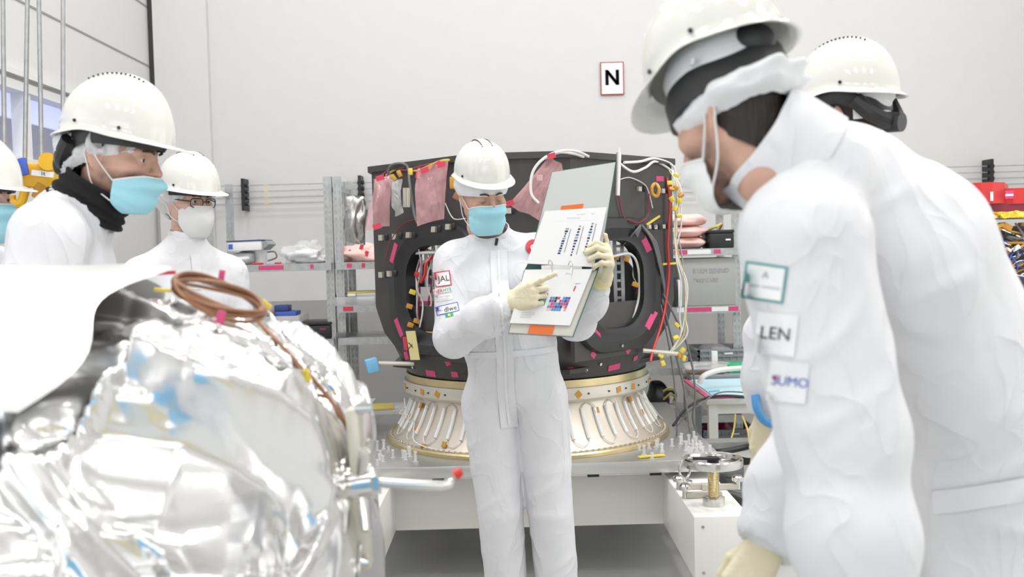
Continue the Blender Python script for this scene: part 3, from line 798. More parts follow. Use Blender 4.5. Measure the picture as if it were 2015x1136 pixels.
cable('loose_wire', [conep(-1.5, .75, .02), conep(-1.42, .765, .04), conep(-1.3, .73, .03), conep(-1.2, .69, .02)], 0.0028, 'wire_w', ad)
cable('loose_wire', [conep(1.1, .79, .02), conep(1.25, .74, .03), conep(1.35, .67, .03), conep(1.45, .63, .03)], 0.003, 'wire_w', ad)
tag(MB().box(Vector((0.58, 4.22, ZP + 0.006)), (0.12, 0.022, 0.008), (0, 0, R(14)), bev=0.002).build('marker_strip', 'yellow'), 'yellow strip lying on the base plate in front of the cone', 'tape')

# ---------------------------------------------------------------- support frame (white steel trolley)
fr = thing('support_frame', (SX, 4.9, 0), 'white steel support frame with a bright metal top plate carrying the spacecraft', 'support frame')
MB().box((SX + 0.01, 4.93, ZP - 0.026), (1.62, 1.56, 0.052), bev=0.004).build('top_plate', 'alu', fr)
MB().box((SX, 4.28, 0.505), (1.20, 0.05, 0.032)).build('spacer_rail', 'alu', fr, smooth=False)
for x in (-.34, 0.33, .60): MB().box((x, 4.255, 0.503), (0.05, 0.03, 0.032)).build('spacer_block', 'black', fr, smooth=False)
MB().box((0.06, 4.40, 0.370), (1.20, 0.16, 0.235), bev=0.003).build('cross_beam', 'white', fr)
MB().box((0.06, 5.80, 0.370), (1.20, 0.16, 0.235), bev=0.003).build('cross_beam', 'white', fr)
for x in (-0.64, 0.742):
    b = MB().box((x, 4.72, 0.370), (0.205, 2.30, 0.235), bev=0.004).build('side_beam', 'white', fr)
    for z in (0.28, 0.45): MB().cyl((x - 0.07, 3.566, z), (x - 0.07, 3.575, z), 0.006, n=8).build('screw', 'galv', b)
    for y in (3.75, 5.65):
        MB().cyl((x, y, 0.02), (x, y, 0.26), 0.03, n=16).cyl((x, y, 0.0), (x, y, 0.02), 0.07, n=20).build('levelling_foot', 'steel', fr)
MB().box((1.55, 4.62, 0.50), (1.36, 0.12, 0.06), bev=.003).build('outrigger', 'white', fr)
MB().box((1.55, 4.60, 0.545), (1.36, 0.10, 0.03)).build('outrigger_cap', 'galv', fr, smooth=False)
MB().box((2.2, 4.62, 0.235), (0.1, 0.1, 0.47)).build('outrigger_leg', 'white', fr, smooth=False)
# hand wheel jack on the near right beam
J = Vector((0.745, 3.73, 0.4875))
jk = thing('handwheel_jack', J, 'steel handwheel on a threaded post, standing on the white beam end', 'jack')
MB().lathe([(0.0, 0), (0.042, 0), (0.042, 0.030), (0.030, 0.034), (0.0, 0.034)], J, 28).build('base_ring', 'steel', jk)
pr = []
for k in range(46):
    z = 0.032 + 0.0028 * k; pr.append((0.0195 if k % 2 else 0.0215, z))
MB().lathe([(0, .03)] + pr + [(0, 0.16)], J, 24).build('threaded_post', 'goldring', jk)
MB().lathe([(0.094, 0.152), (0.110, 0.150), (0.113, 0.156), (0.113, 0.178), (0.108, 0.183), (0.098, 0.181), (0.094, 0.174)], J, 64, closed_prof=True).build('wheel_rim', 'steel', jk)
mb = MB()
for k in range(3):
    a = R(20 + 120 * k); mb.box(J + Vector((0.05 * math.cos(a), 0.05 * math.sin(a), 0.163)), (0.10, 0.022, 0.010), (0, 0, a))
mb.build('spoke', 'steel', jk, smooth=False)
MB().cyl(J + Vector((0, 0, .155)), J + Vector((0, 0, .180)), 0.022, n=20).build('hub', 'black', jk)
MB().box(J + Vector((-0.03, -0.02, 0.183)), (0.10, 0.022, 0.008), (0, 0, R(-8)), bev=.002).build('grip_pad', 'black', jk)
# clamps beside the jack
def clamp(loc, lab, a=0):
    t = thing('beam_clamp', loc, lab, 'clamp', 'clamps on the white beam'); L = Vector(loc); rot = Matrix.Rotation(a, 3, 'Z')
    MB().box(L + rot @ Vector((0.045, 0, 0.012)), (0.14, 0.022, 0.022), rot, bev=.002).build('clamp_bar', 'ringalu', t)
    MB().cyl(L + rot @ Vector((-0.03, 0, 0.0)), L + rot @ Vector((-0.03, 0, 0.034)), 0.010, n=12).build('clamp_screw', 'steel', t)
    MB().lathe([(0, .034), (.022, .034), (.024, .040), (.024, .050), (.018, .056), (0, .056)], L + rot @ Vector((-.03, 0, 0)), 20).build('knob', 'steel', t)
clamp((0.685, 3.98, 0.4875), 'steel clamp with round knob on the white beam, farther behind the handwheel jack')
clamp((0.685, 3.84, 0.4875), 'steel clamp with round knob on the white beam, just behind the handwheel jack')
clamp((0.86, 3.96, 0.4875), 'small steel clamp at the outer edge of the white beam', R(180))
t = thing('shackle_ring', (0.70, 4.22, 0.4875), 'bright wire shackle on a round foot behind the handwheel', 'shackle')
MB().lathe([(0, 0), (0.032, 0), (0.030, 0.006), (0.012, 0.012), (0, 0.012)], (0.70, 4.10, 0.4875), 24).build('foot', 'steel', t)
for s_ in (-1, 1):
    MB().tube(spline([Vector((0.70 - .006 * s_, 4.10, .495)), Vector((0.70 + .018 * s_, 4.10, .52)), Vector((0.70 + .022 * s_, 4.10, .55)), Vector((0.70 + .010 * s_, 4.10, .58)), Vector((0.70 - .012 * s_, 4.10, .60))], 6), 0.005, 8).build('wire_bow', 'steel', t)

# clear plastic caps scattered over the plate
cap0 = None; rr = random.Random(5); n_ = 0; spots = []
while len(spots) < 46:
    sgn = rr.choice((-1, 1)); x = SX + sgn * rr.uniform(0.48, 0.78); y = rr.uniform(4.19, 4.62)
    if math.hypot(x - SX, y - SY) < 0.72 or any(math.hypot(x - a, y - b) < 0.032 for a, b in spots): continue
    spots.append((x, y))
for i, (x, y) in enumerate(spots):
    side = 'left' if x < SX else 'right'
    lab = 'clear plastic peg standing among others on the metal plate, %s of the adapter cone' % side
    if cap0 is None or (side == 'x'):
        cap0 = MB().lathe([(0.0, 0), (0.012, 0), (0.012, 0.004), (0.006, 0.006), (0.006, 0.034), (0.008, 0.036), (0.008, 0.042), (0, 0.042)], (x, y, ZP), 10).build('clear_peg', 'plastic_clear')
        c_ = cap0
    else:
        c_ = cap0.copy(); COL.objects.link(c_); c_.location = (x, y, ZP); c_.scale = (1, 1, rr.uniform(.6, 1.2))
    tag(c_, lab, 'peg', 'clear pegs on the plate %s of the cone' % side)
# ================================================================ RACKS, SHELF GOODS, TABLES
def rack(name, x0, x1, y0, y1, h, shelves, lab, z_step=0.04, tapes=()):
    t = thing(name, ((x0 + x1) / 2, (y0 + y1) / 2, 0), lab, 'shelving rack')
    for x in (x0, x1):
        for y in (y0, y1):
            mb = MB(); mb.cur = 0
            mb.box((x, y, h / 2), (0.050, 0.006, h)); mb.box((x - 0.022 if x == x0 else x + 0.022, y + 0.02, h / 2), (0.006, 0.04, h))
            mb.cur = 1
            for k in range(int(h / z_step) - 1):
                z = 0.05 + k * z_step
                for dx in (-0.013, 0.013): mb.box((x + dx, y - 0.0035, z), (0.007, 0.003, 0.018))
            mb.build('post', 'galv', t, smooth=False, mats=['galv', 'dado'])
    for z in (h - 0.07, h * 0.62, h * 0.28):
        for x in (x0, x1):
            MB().box((x, (y0 + y1) / 2, z), (0.012, y1 - y0, 0.035)).build('cross_brace', 'galv', t, smooth=False)
    for z in shelves:
        MB().box(((x0 + x1) / 2, (y0 + y1) / 2 - 0.01, z - 0.004), (x1 - x0 + 0.03, y1 - y0 + 0.04, 0.008)).box(((x0 + x1) / 2, y0 - 0.034, z - 0.022), (x1 - x0 + 0.03, 0.006, 0.044)).box(((x0 + x1) / 2, y1 + 0.02, z - 0.022), (x1 - x0 + 0.03, 0.006, 0.044)).build('shelf', 'galv' if name != 'storage_rack' or True else 'alu', t, smooth=False)
    for (xa, xb, z, m_) in tapes:
        MB().box(((xa + xb) / 2, y0 - 0.039, z - 0.020), (xb - xa, 0.003, 0.026)).build('tape', m_, t, smooth=False)
    return t
XA0, XA1 = -1.82, -1.068
S1, S2, S3 = 1.425, 0.965, 0.45
rack('storage_rack', XA0, XA1 - 0.03, 6.0, 6.45, 1.945, [S1, S2, S3, 0.12], 'galvanised shelving rack behind the man with the white respirator', tapes=[(-1.52, -1.37, S1, 'magenta'), (-1.21, -1.19, S1, 'magenta')])
SB1, SB2, SB3 = 1.425, 1.165, 0.70
rack('storage_rack', XA1 + 0.03, -0.42, 6.0, 6.45, 1.945, [SB1, SB2, 0.97, 0.45, 0.12], 'galvanised shelving rack partly behind the left side of the spacecraft', tapes=[(-.99, -.96, SB1, 'magenta'), (-1.02, -.96, SB2, 'redtape'), (-.90, -.88, SB1, 'redtape')])
XR0, XR1 = 0.575, 1.36
R1, R2, R3, R4 = 1.452, 1.105, 0.735, 0.44
rr_ = rack('storage_rack', XR0, XR1, 6.0, 6.45, 1.75, [R1, R2, R3, R4, 0.13], 'galvanised shelving rack behind the right side of the spacecraft, holding grey crates', tapes=[(0.98, 1.06, R1, 'magenta'), (1.06, 1.2, R1, 'whitebox'), (1.22, 1.26, R1, 'magenta'), (0.99, 1.05, R2, 'whitebox'), (1.05, 1.20, R2, 'magenta'), (1.20, 1.30, R2, 'whitebox'), (1.3, 1.36, R2, 'magenta'), (0.9, 1.0, R4, 'magenta')])

def crumple(name, c, size, m, lab, cat, seed=0, group=None, amp=.25, n=20):
    """a bag or bundle resting on a shelf: c is base centre"""
    vs = []; fs = []
    for i in range(n + 1):
        t = PI * i / n
        for k in range(2 * n):
            a = PI * k / n
            v = Vector((math.sin(t) * math.cos(a), math.sin(t) * math.sin(a), math.cos(t)))
            nz = float(vnoise(np.float32(v.x * 2 + seed), np.float32(v.y * 2 + 5), np.float32(v.z * 2))) + .4 * abs(float(vnoise(np.float32(v.x * 5 + seed), np.float32(v.y * 5), np.float32(v.z * 5))))
            f = 1 + amp * nz
            z = v.z * f
            sq = abs(v.x) ** .7 * (1 if v.x > 0 else -1)
            vs.append(Vector((c[0] + size[0] / 2 * sq * f, c[1] + size[1] / 2 * v.y * f, max(c[2] + 0.001, c[2] + size[2] * (0.42 + 0.5 * z)))))
    for i in range(n):
        for k in range(2 * n):
            fs.append((i * 2 * n + k, (i + 1) * 2 * n + k, (i + 1) * 2 * n + (k + 1) % (2 * n), i * 2 * n + (k + 1) % (2 * n)))
    return tag(make(name, vs, fs, m), lab, cat, group)
def X(px, d): return P(px, 500, d).x
# left rack, upper shelf
yb = 6.15
t = thing('document_case', (X(496, yb), yb, S1 + 0.055), 'white flat case with a blue square label, propped on things on the upper left shelf', 'case')
MB().box((X(492, yb), yb, S1 + 0.115), (0.205, 0.26, 0.058), (0, R(-1), 0), bev=.006).build('body', 'whitebox', t)
MB().box((X(492, yb), yb, S1 + 0.147), (0.215, 0.27, 0.006), (0, R(-1), 0)).build('lid', 'darkblue', t, smooth=False)
MB().box((X(466, yb), yb - 0.132, S1 + 0.112), (0.026, 0.003, 0.030)).build('label', 'inkblue', t, smooth=False)
MB().box((X(520, yb - .1), yb - 0.0, S1 + 0.118), (0.03, 0.20, 0.05), (0, R(50), 0)).build('flap', 'greyplastic', t, smooth=False)
crumple('plastic_bag', (X(480, yb), yb, S1), (0.16, 0.22, 0.09), 'whitecloth', 'white bag stuffed under the white flat case', 'plastic bag', 3)
t = thing('measuring_jug', (X(519, yb), yb - .02, S1), 'clear plastic jug with handle beside the white bag on the upper shelf', 'jug')
MB().lathe([(0, 0), (.034, 0), (.040, .085), (.037, .085), (.032, .003), (0, .003)], (X(515, yb), yb - .02, S1), 24).build('body', 'plastic_clear', t)
MB().tube(spline([Vector((X(528, yb), yb - .02, S1 + .075)), Vector((X(542, yb), yb - .02, S1 + .075)), Vector((X(545, yb), yb - .02, S1 + .04)), Vector((X(528, yb), yb - .02, S1 + .02))], 6), .005, 8).build('handle', 'wire_g', t)
tag(MB().cyl((X(497, 6.02), 6.0, S1 + .006), (X(520, 6.02), 5.99, S1 + .006), .006, n=8).build('pen', 'red'), 'red pen lying at the front edge of the upper left shelf', 'pen')
tag(MB().box((X(548, 6.02), 6.0, S1 + .006), (.04, .02, .010), bev=.002).build('clothes_peg', 'red'), 'small red clip lying beside the clear jug', 'clip')
crumple('plastic_bag', (X(592, yb), yb + .05, S1), (0.24, 0.28, 0.14), 'clearbag', 'large clear plastic bag in the middle of the upper left shelf', 'plastic bag', 8, amp=.5)
crumple('plastic_bag', (X(605, yb), yb - .02, S1), (0.20, 0.20, 0.085), 'whitecloth', 'white plastic bag lying in front of the large clear bag', 'plastic bag', 15, amp=.4)
b = crumple('plastic_bag', (X(712, yb), yb, SB1), (0.22, 0.25, 0.115), 'pinkfoam', 'pale pink bag with red tape on the shelf beside the spacecraft', 'plastic bag', 21, amp=.4)
for dx, dz in ((-.05, .06), (.02, .09), (.05, .05)): MB().box((X(712, yb) + dx, yb - .135, SB1 + dz), (.02, .02, .03), (0, R(20), 0)).build('tape', 'redtape', b, smooth=False)
# left rack, middle shelf
def bx(name, px, d, z, size, m, lab, cat, group=None, rz=0, bev=.003):
    o = MB().box((X(px, d), d, z + size[2] / 2), size, (0, 0, rz), bev=bev).build(name, m); return tag(o, lab, cat, group)
bx('tray', 565, 6.12, S2 + .0, (.26, .3, .05), 'plastic_clear', 'clear plastic tray at the bottom of the tray stack on the left rack', 'tray', 'clear trays on the left rack')
bx('tray', 560, 6.12, S2 + .052, (.25, .3, .05), 'plastic_clear', 'clear plastic tray in the middle of the tray stack on the left rack', 'tray', 'clear trays on the left rack')
bx('tray', 556, 6.12, S2 + .104, (.24, .3, .04), 'plastic_clear', 'clear plastic tray topmost of the stack under the blue boxes', 'tray', 'clear trays on the left rack')
bx('small_box', 562, 6.06, S2 + .146, (.13, .14, .025), 'inkblue', 'flat blue box lying under the dark blue box on the left rack', 'box')
bx('small_box', 553, 6.06, S2 + .173, (.085, .10, .035), 'darkblue', 'dark blue box on top of the flat blue box', 'box')
bx('small_box', 532, 6.03, S2 + .146, (.045, .12, .028), 'copper', 'brown box beside the flat blue box on the left rack', 'box')
t = thing('tool_case', (X(625, 6.12), 6.12, S2), 'black case with a small red label on the middle shelf of the left rack', 'case')
MB().box((X(623, 6.12), 6.12, S2 + .042), (.20, .28, .082), bev=.01).build('body', 'black', t)
MB().box((X(623, 6.12), 6.12, S2 + .094), (.205, .285, .018), bev=.006).build('lid', 'black', t)
MB().box((X(630, 5.97), 5.978, S2 + .06), (.035, .003, .012)).build('label', 'darkred', t, smooth=False)
bx('folded_film', 575, 6.1, S3, (.35, .3, .06), 'greyplastic', 'dark flat box on the lower shelf of the left rack', 'box')
# unit B
bx('tray', 702, 6.1, SB2, (.24, .28, .05), 'plastic_clear', 'clear lidded box on the shelf left of the spacecraft', 'tray')
bx('paper_wad', 690, 6.04, SB2 + .052, (.05, .05, .016), 'paper', 'small folded white paper on the clear lidded box', 'paper')
bx('folded_sheet', 712, 6.12, SB2 + .068, (.2, .16, .012), 'wire_y', 'folded yellowish sheet on top of the clear lidded box', 'sheet', rz=.2)
bx('dark_tool', 668, 6.02, .97, (.06, .1, .03), 'wire_g', 'dark tool on the lower shelf by the rack post', 'tool')
# table left of the adapter
def table(name, x0, x1, y0, y1, z, lab, top='tablewhite', leg=.045, shelf=None):
    t = thing(name, ((x0 + x1) / 2, (y0 + y1) / 2, 0), lab, 'table')
    MB().box(((x0 + x1) / 2, (y0 + y1) / 2, z - .015), (x1 - x0, y1 - y0, .03), bev=.003).build('tabletop', top, t)
    MB().box(((x0 + x1) / 2, y0 + .04, z - .055), (x1 - x0 - .05, .03, .05)).box((x0 + .04, (y0 + y1) / 2, z - .055), (.03, y1 - y0 - .05, .05)).build('apron', top, t, smooth=False)
    for x in (x0 + .035, x1 - .035):
        for y in (y0 + .035, y1 - .035): MB().box((x, y, (z - .03) / 2), (leg, leg, z - .03)).build('leg', top, t, smooth=False)
    if shelf: MB().box(((x0 + x1) / 2, (y0 + y1) / 2, shelf), (x1 - x0 - .05, y1 - y0 - .05, .02)).build('lower_shelf', top, t, smooth=False)
    return t
table('work_table', -1.40, -.78, 4.95, 5.55, .66, 'pale work table behind the foil drum, left of the adapter cone', shelf=.3)
bx('film_sheet', 725, 5.1, .66, (.34, .26, .02), 'clearbag', 'folded clear film lying on the pale table left of the cone', 'plastic film', rz=.1)
bx('folded_sheet', 715, 5.05, .682, (.26, .16, .012), 'wire_y', 'yellowish folded sheet lying on the clear film left of the cone', 'sheet', rz=.15)
def crate(cx, cy, z, w_, d_, h_, lab, group=None, rz=0):
    t = thing('storage_crate', (cx, cy, z), lab, 'crate', group)
    mb = MB(); th = .006
    mb.box((cx, cy, z + th / 2), (w_, d_, th))
    for s_ in (-1, 1):
        mb.box((cx + s_ * (w_ / 2 - th / 2), cy, z + h_ / 2), (th, d_, h_)); mb.box((cx, cy + s_ * (d_ / 2 - th / 2), z + h_ / 2), (w_, th, h_))
    mb.build('bin_wall', 'greyplastic', t, smooth=False)
    mb = MB()
    for zz_ in (h_ - .008, h_ - .04, h_ * .3):
        for s_ in (-1, 1):
            mb.box((cx + s_ * w_ / 2, cy, z + zz_), (.016, d_ + .016, .010)); mb.box((cx, cy + s_ * d_ / 2, z + zz_), (w_ + .016, .016, .010))
    for k in range(7): mb.box((cx - w_ / 2 + w_ * (k + .5) / 7, cy - d_ / 2 - .003, z + h_ * .55), (.006, .008, h_ * .8))
    mb.build('rim', 'greyplastic', t, smooth=False)
    MB().box((cx + .03, cy - d_ / 2 - .010, z + h_ - .025), (.05, .003, .012)).build('label', 'paper', t, smooth=False)
    return t
crate(-1.05, 5.22, .31, .40, .34, .16, 'grey crate on the lower shelf of the pale table, left of the cone')
crate(X(1408, 6.15), 6.15, R3, .30, .36, .105, 'grey crate on the middle shelf of the right rack')
crate(X(1418, 6.15), 6.15, .13, .34, .36, .22, 'grey crate near the floor under the white table, right rack')
crumple('plastic_bag', (X(1405, 6.15), 6.15, .14), (.28, .3, .27), 'darkred', 'dark purple bag bulging out of the grey crate near the floor', 'plastic bag', 31)
crumple('plastic_bag', (X(1405, 6.15), 6.15, R3 + .012), (.22, .28, .11), 'clearbag', 'clear bag lying inside the grey crate on the middle shelf', 'plastic bag', 33)
# right rack upper shelf: pink wrap, black case
for i, (z, lab) in enumerate(((0, 'lowest'), (.068, 'middle'), (.136, 'topmost'))):
    crumple('pink_wrap', (X(1352 - 2 * i, 6.12), 6.12, R1 + z), (.23, .30, .085), 'pinkfoam', 'pink wrapped bundle on the right rack, %s of the three' % lab, 'bundle', 40 + i, 'pink bundles on the right rack', amp=.16)
t = thing('instrument_case', (X(1412, 6.1), 6.1, R1), 'black case on the top shelf beside the pink bundles', 'case')
MB().box((X(1412, 6.1), 6.1, R1 + .045), (.15, .26, .09), bev=.01).build('body', 'black', t)
MB().box((X(1412, 6.1), 6.1, R1 + .10), (.155, .265, .02), bev=.006).build('lid', 'black', t)
MB().box((X(1424, 6.1), 5.967, R1 + .05), (.03, .003, .01)).build('label', 'paper', t, smooth=False)
tag(MB().tube(spline([P(1395, 452, 6.05), P(1410, 446, 6.0), P(1420, 441, 6.05), P(1415, 452, 6.1)], 5), .008).build('cable_coil', 'wire_y'), 'yellow green cord lying on the black case', 'cable')
# second shelf: grey card box with handwriting
t = thing('card_box', (X(1385, 6.1), 6.12, R2), 'grey box with handwriting in capitals on the second shelf of the right rack', 'box')
MB().box((X(1384, 6.1), 6.14, R2 + .145), (.34, .30, .288), bev=.004).build('body', 'greycard', t)
vs, fs = text_mesh('RYKM BEHIND', .040, .0004); o_ = Vector((X(1398, 5.99), 5.988, R2 + .21))
make('handwriting', [o_ + Vector((v.x * .85 + v.y * .15, -v.z, v.y)) for v in vs], fs, 'inkgrey', t, smooth=False)
vs, fs = text_mesh('TAKE CARE!', .034, .0004); o_ = Vector((X(1388, 5.99), 5.988, R2 + .155))
make('handwriting', [o_ + Vector((v.x * .85 + v.y * .15, -v.z, v.y)) for v in vs], fs, 'inkgrey', t, smooth=False)
bx('narrow_box', 1331, 6.05, R2, (.022, .2, .16), 'paper', 'narrow white box left of the grey box with handwriting', 'box')
bx('narrow_box', 1322, 6.02, R2, (.018, .2, .18), 'black', 'narrow black box standing at the edge of the second right shelf', 'box')
# lower shelf: black camera bag and white roll
crumple('tool_bag', (X(1289, 6.1), 6.1, R4), (.13, .2, .22), 'black', 'black bag on the low shelf just right of the adapter ring', 'bag', 51, amp=.1)
t = tag(MB().cyl((X(1300, 5.98), 5.98, R4 + .03), (X(1324, 6.1), 6.15, R4 + .03), .026, n=16).build('paper_roll', 'paper'), 'white roll lying on the low shelf beside the black bag', 'roll')
for i in range(3):
    tag(cable('cable_coil', [P(1306, 770 + 8 * i, 5.95), P(1320, 764 + 6 * i, 5.9), P(1330, 775 + 5 * i, 5.95), P(1325, 790, 6.0)], .007, ['wire_y', 'wire_b', 'wire_y'][i]), ['yellow cable end hanging at the low shelf by the white roll', 'black cable end hanging at the low shelf by the white roll', 'lower yellow cable end at the low shelf by the white roll'][i], 'cable')
# white work table right
TX0, TX1, TY0, TY1, TZ = .945, 1.75, 4.86, 5.55, .715
table('work_table', TX0, TX1, TY0, TY1, TZ, 'white work table with a pale blue mat, right of the adapter cone')
t = tag(MB().box(((TX0 + TX1) / 2 + .02, (TY0 + TY1) / 2 + .01, TZ + .003), (TX1 - TX0 - .05, TY1 - TY0 - .05, .005)).build('work_mat', 'bluesheet', smooth=False), 'pale blue mat with magenta tape edges on the white table', 'mat')
MB().box((TX0 + .014, (TY0 + TY1) / 2, TZ + .005), (.026, TY1 - TY0, .004)).build('edge_tape', 'magenta', t, smooth=False)
MB().box(((TX0 + TX1) / 2, TY0 + .012, TZ + .005), (TX1 - TX0, .022, .004)).build('edge_tape', 'magenta', t, smooth=False)
MB().box((TX0 + .27, TY0 - .002, TZ - .006), (.05, .004, .02)).build('edge_tape', 'redtape', t, smooth=False)
# second table behind with tray and stuff
table('work_table', 1.0, 1.75, 5.58, 5.93, .735, 'grey topped work table behind the table with the pale blue mat', top='greyplastic')
Z2 = .735
bx('white_block', 1402, 5.75, Z2, (.034, .03, .12), 'whitebox', 'upright white box on the rear table, in front of the grey crate', 'box')
crumple('plastic_bag', (X(1383, 5.72), 5.72, Z2), (.26, .2, .07), 'clearbag', 'clear bag of small parts lying on the rear table', 'plastic bag', 61, amp=.4)
bx('parts_tray', 1382, 5.7, Z2, (.2, .14, .016), 'copper', 'brown tray under the clear bag on the rear table', 'tray')
bx('green_case', 1447, 5.75, Z2, (.14, .2, .045), 'green', 'green case on the rear table', 'case')
t = thing('tape_roll', (1.05, 5.70, Z2), 'black tape roll lying at the left edge of the rear table', 'tape roll')
MB().lathe([(.03, 0), (.05, 0), (.05, .02), (.03, .02)], (1.06, 5.68, Z2), 24, closed_prof=True).build('ring', 'black', t)
for i, (x, y) in enumerate(((1.33, 5.0), (1.30, 5.06), (1.36, 5.10))):
    tag(MB().tube([p + Vector((0, 0, 0)) for p in spline([Vector((x - .11, y, TZ + .012)), Vector((x - .06, y + .03, TZ + .016 + .01 * i)), Vector((x + .03, y + .02, TZ + .030 + .012 * i)), Vector((x + .12, y - .03, TZ + .014 + .01 * i))], 6)], .011).build('cable_bundle', 'wire_b' if i != 1 else 'wire_g'), ['nearest dark cable bundle on the pale blue mat', 'grey cable bundle between two black ones on the mat', 'rear dark cable bundle on the pale blue mat'][i], 'cable')
tag(cable('hose', [P(1376, 755, 5.1), P(1385, 740, 5.1), P(1410, 730, 5.15), P(1440, 726, 5.2), P(1480, 724, 5.2)], .014, 'wire_w', n=10), 'thick white hose arching over the white table', 'hose')
tag(cable('blue_pen', [P(1395, 771, 5.0), P(1416, 769, 5.0)], .005, 'bluefoam'), 'light blue stick on the pale blue mat', 'pen')
# free cables right of the adapter
def cb(pts, r, m_, lab): return tag(cable('floor_cable', pts, r, m_, n=8), lab, 'cable')
cb([P(1303, 590, 4.62), P(1325, 680, 4.66), P(1345, 760, 4.7), P(1358, 850, 4.7), P(1370, 890, 4.72)], .005, 'wire_g', 'grey cable dropping from the spacecraft past the table corner')
cb([P(1306, 580, 4.62), P(1345, 660, 4.68), P(1362, 720, 4.7), P(1368, 780, 4.72), P(1364, 830, 4.75), P(1390, 890, 4.8)], .005, 'wire_g', 'second grey cable dropping beside the table corner')
cb([P(1300, 600, 4.60), P(1320, 700, 4.64), P(1330, 790, 4.68), P(1332, 870, 4.7)], .004, 'wire_g', 'thin grey cable dropping nearest the adapter cone')
cb([P(1325, 838, 4.6), P(1350, 805, 4.75), P(1385, 785, 4.83), P(1430, 779, 4.83), P(1500, 785, 4.9)], .007, 'wire_b', 'black cable running up onto the white table')
cb([P(1330, 845, 4.62), P(1352, 815, 4.78), P(1380, 795, 4.80), P(1420, 772, 4.85), P(1490, 775, 4.9)], .004, 'wire_g', 'thin grey cable with a red sleeve running onto the table')
cb([P(1375, 886, 4.72), P(1410, 890, 4.5), P(1460, 882, 4.5), P(1510, 868, 4.45), P(1560, 850, 4.4)], .014, 'wire_b', 'thick black cable lying along the outrigger, upper one')
cb([P(1455, 905, 4.50), P(1480, 908, 4.45), P(1515, 895, 4.4), P(1560, 865, 4.35)], .016, 'wire_b', 'thick black cable behind the handwheel, lower one')
cb([P(1436, 978, 4.1), P(1460, 990, 4.1), P(1490, 998, 4.2), P(1540, 1010, 4.3)], .018, 'wire_b', 'thick black cable leaving the white beam behind the jack')
cb([P(1461, 820, 4.83), P(1472, 850, 4.6), P(1478, 890, 4.5), P(1500, 915, 4.4), P(1520, 930, 4.4)], .005, 'wire_y', 'yellow cable hanging from the white table')
cb([P(1447, 815, 4.83), P(1443, 850, 4.8), P(1430, 885, 4.7), P(1422, 900, 4.7)], .004, 'wire_y', 'thin yellow cable beside the table leg')
cb([P(1528, 840, 4.2), P(1522, 900, 4.2), P(1500, 950, 4.15), P(1465, 970, 4.15), P(1430, 962, 4.1)], .006, 'wire_g', 'grey cable looping down behind the jack')
cb([P(1540, 820, 4.3), P(1520, 880, 4.25), P(1490, 930, 4.2), P(1430, 940, 4.15)], .005, 'wire_b', 'thin dark cable looping above the grey one behind the jack')

# ================================================================ RED HOODED INSTRUMENT, FAR RIGHT
DX = 5.0
t = thing('hooded_instrument', (P(2000, 400, DX).x, DX + .2, 0), 'red hooded instrument with gold foil band at the far right edge', 'instrument')
def hood(pxs, y0, y1, d0, d1, name, m_):
    x0, x1 = P(pxs[0], 400, d0).x, P(pxs[1], 400, d0).x; z1 = P(pxs[0], y0, d0).z; z0 = P(pxs[0], y1, d0).z
    poly = [(x0 + .005, d0 + .04), (x0 + .07, d0 + .0), (x1 - .09, d0 - .02), (x1, d0 + .04), (x1 + .2, d1), (x0 + .25, d1)]
    return MB().prism(poly, z0, z1).build(name, m_, t, smooth=False)
h1 = hood((1903, 1985), 360, 402, DX, DX + .4, 'red_hood', 'red')
h2 = hood((1967, 2110), 371, 402, DX + .03, DX + .5, 'red_hood', 'red')
MB().box(P(1951.5, 386.5, DX - .022), (.014, .003, .045)).build('label', 'paper', h1, smooth=False)
MB().box(P(1986, 383, DX - .0), (.042, .004, .040)).build('tape', 'magenta', h2, smooth=False)
MB().box(P(1986, 384, DX - .003), (.040, .003, .010)).build('label', 'paper', h2, smooth=False)
hood((1910, 2110), 402, 418, DX + .05, DX + .5, 'film_skirt', 'darkred')
mb = MB(); n = 60; x0, x1 = P(1925, 420, DX).x, P(2110, 420, DX).x; vs = []; fs = []
for j in range(9):
    for i in range(n + 1):
        x = x0 + (x1 - x0) * i / n; z = P(1960, 429, DX).z + .030 * j / 8
        nz = float(vnoise(np.float32(x * 40), np.float32(z * 40), np.float32(0)))
        vs.append(Vector((x, DX - .06 + .018 * nz, z + .006 * nz)))
for j in range(8):
    for i in range(n): a = j * (n + 1) + i; fs.append((a, a + 1, a + n + 2, a + n + 1))
make('gold_blanket', vs, fs, 'goldfoil', t)
MB().box(((x0 + x1) / 2, DX + .2, P(1960, 426, DX).z), (x1 - x0, .5, .02)).build('deck', 'goldring', t, smooth=False)
MB().box(((x0 + x1) / 2 + .05, DX + .3, 1.0), (x1 - x0 - .1, .45, 1.06)).build('electronics_bay', 'carbon', t, smooth=False)
MB().box(((x0 + x1) / 2 + .05, DX + .3, .24), (x1 - x0 + .1, .6, .46)).build('pedestal', 'white', t, smooth=False)
rr = random.Random(11)
for i in range(26):
    px = rr.uniform(1950, 2050); py = rr.uniform(440, 500)
    pts = [P(px + rr.uniform(-30, 30), py + k * 14 + rr.uniform(-8, 8), DX + rr.uniform(-.04, .04)) for k in range(5)]
    cable('harness_wire', pts, rr.uniform(.003, .007), rr.choice(['wire_w', 'copper', 'wire_b', 'kapton', 'inkblue', 'wire_g', 'steel']), t)
for i in range(12):
    MB().box(P(rr.uniform(1945, 2060), rr.uniform(436, 540), DX - .02), (rr.uniform(.02, .05), .04, rr.uniform(.01, .03)), (0, rr.uniform(-.6, .6), 0), bev=.002).build('connector', rr.choice(['kapton', 'black', 'steel', 'inkblue', 'copper']), t)

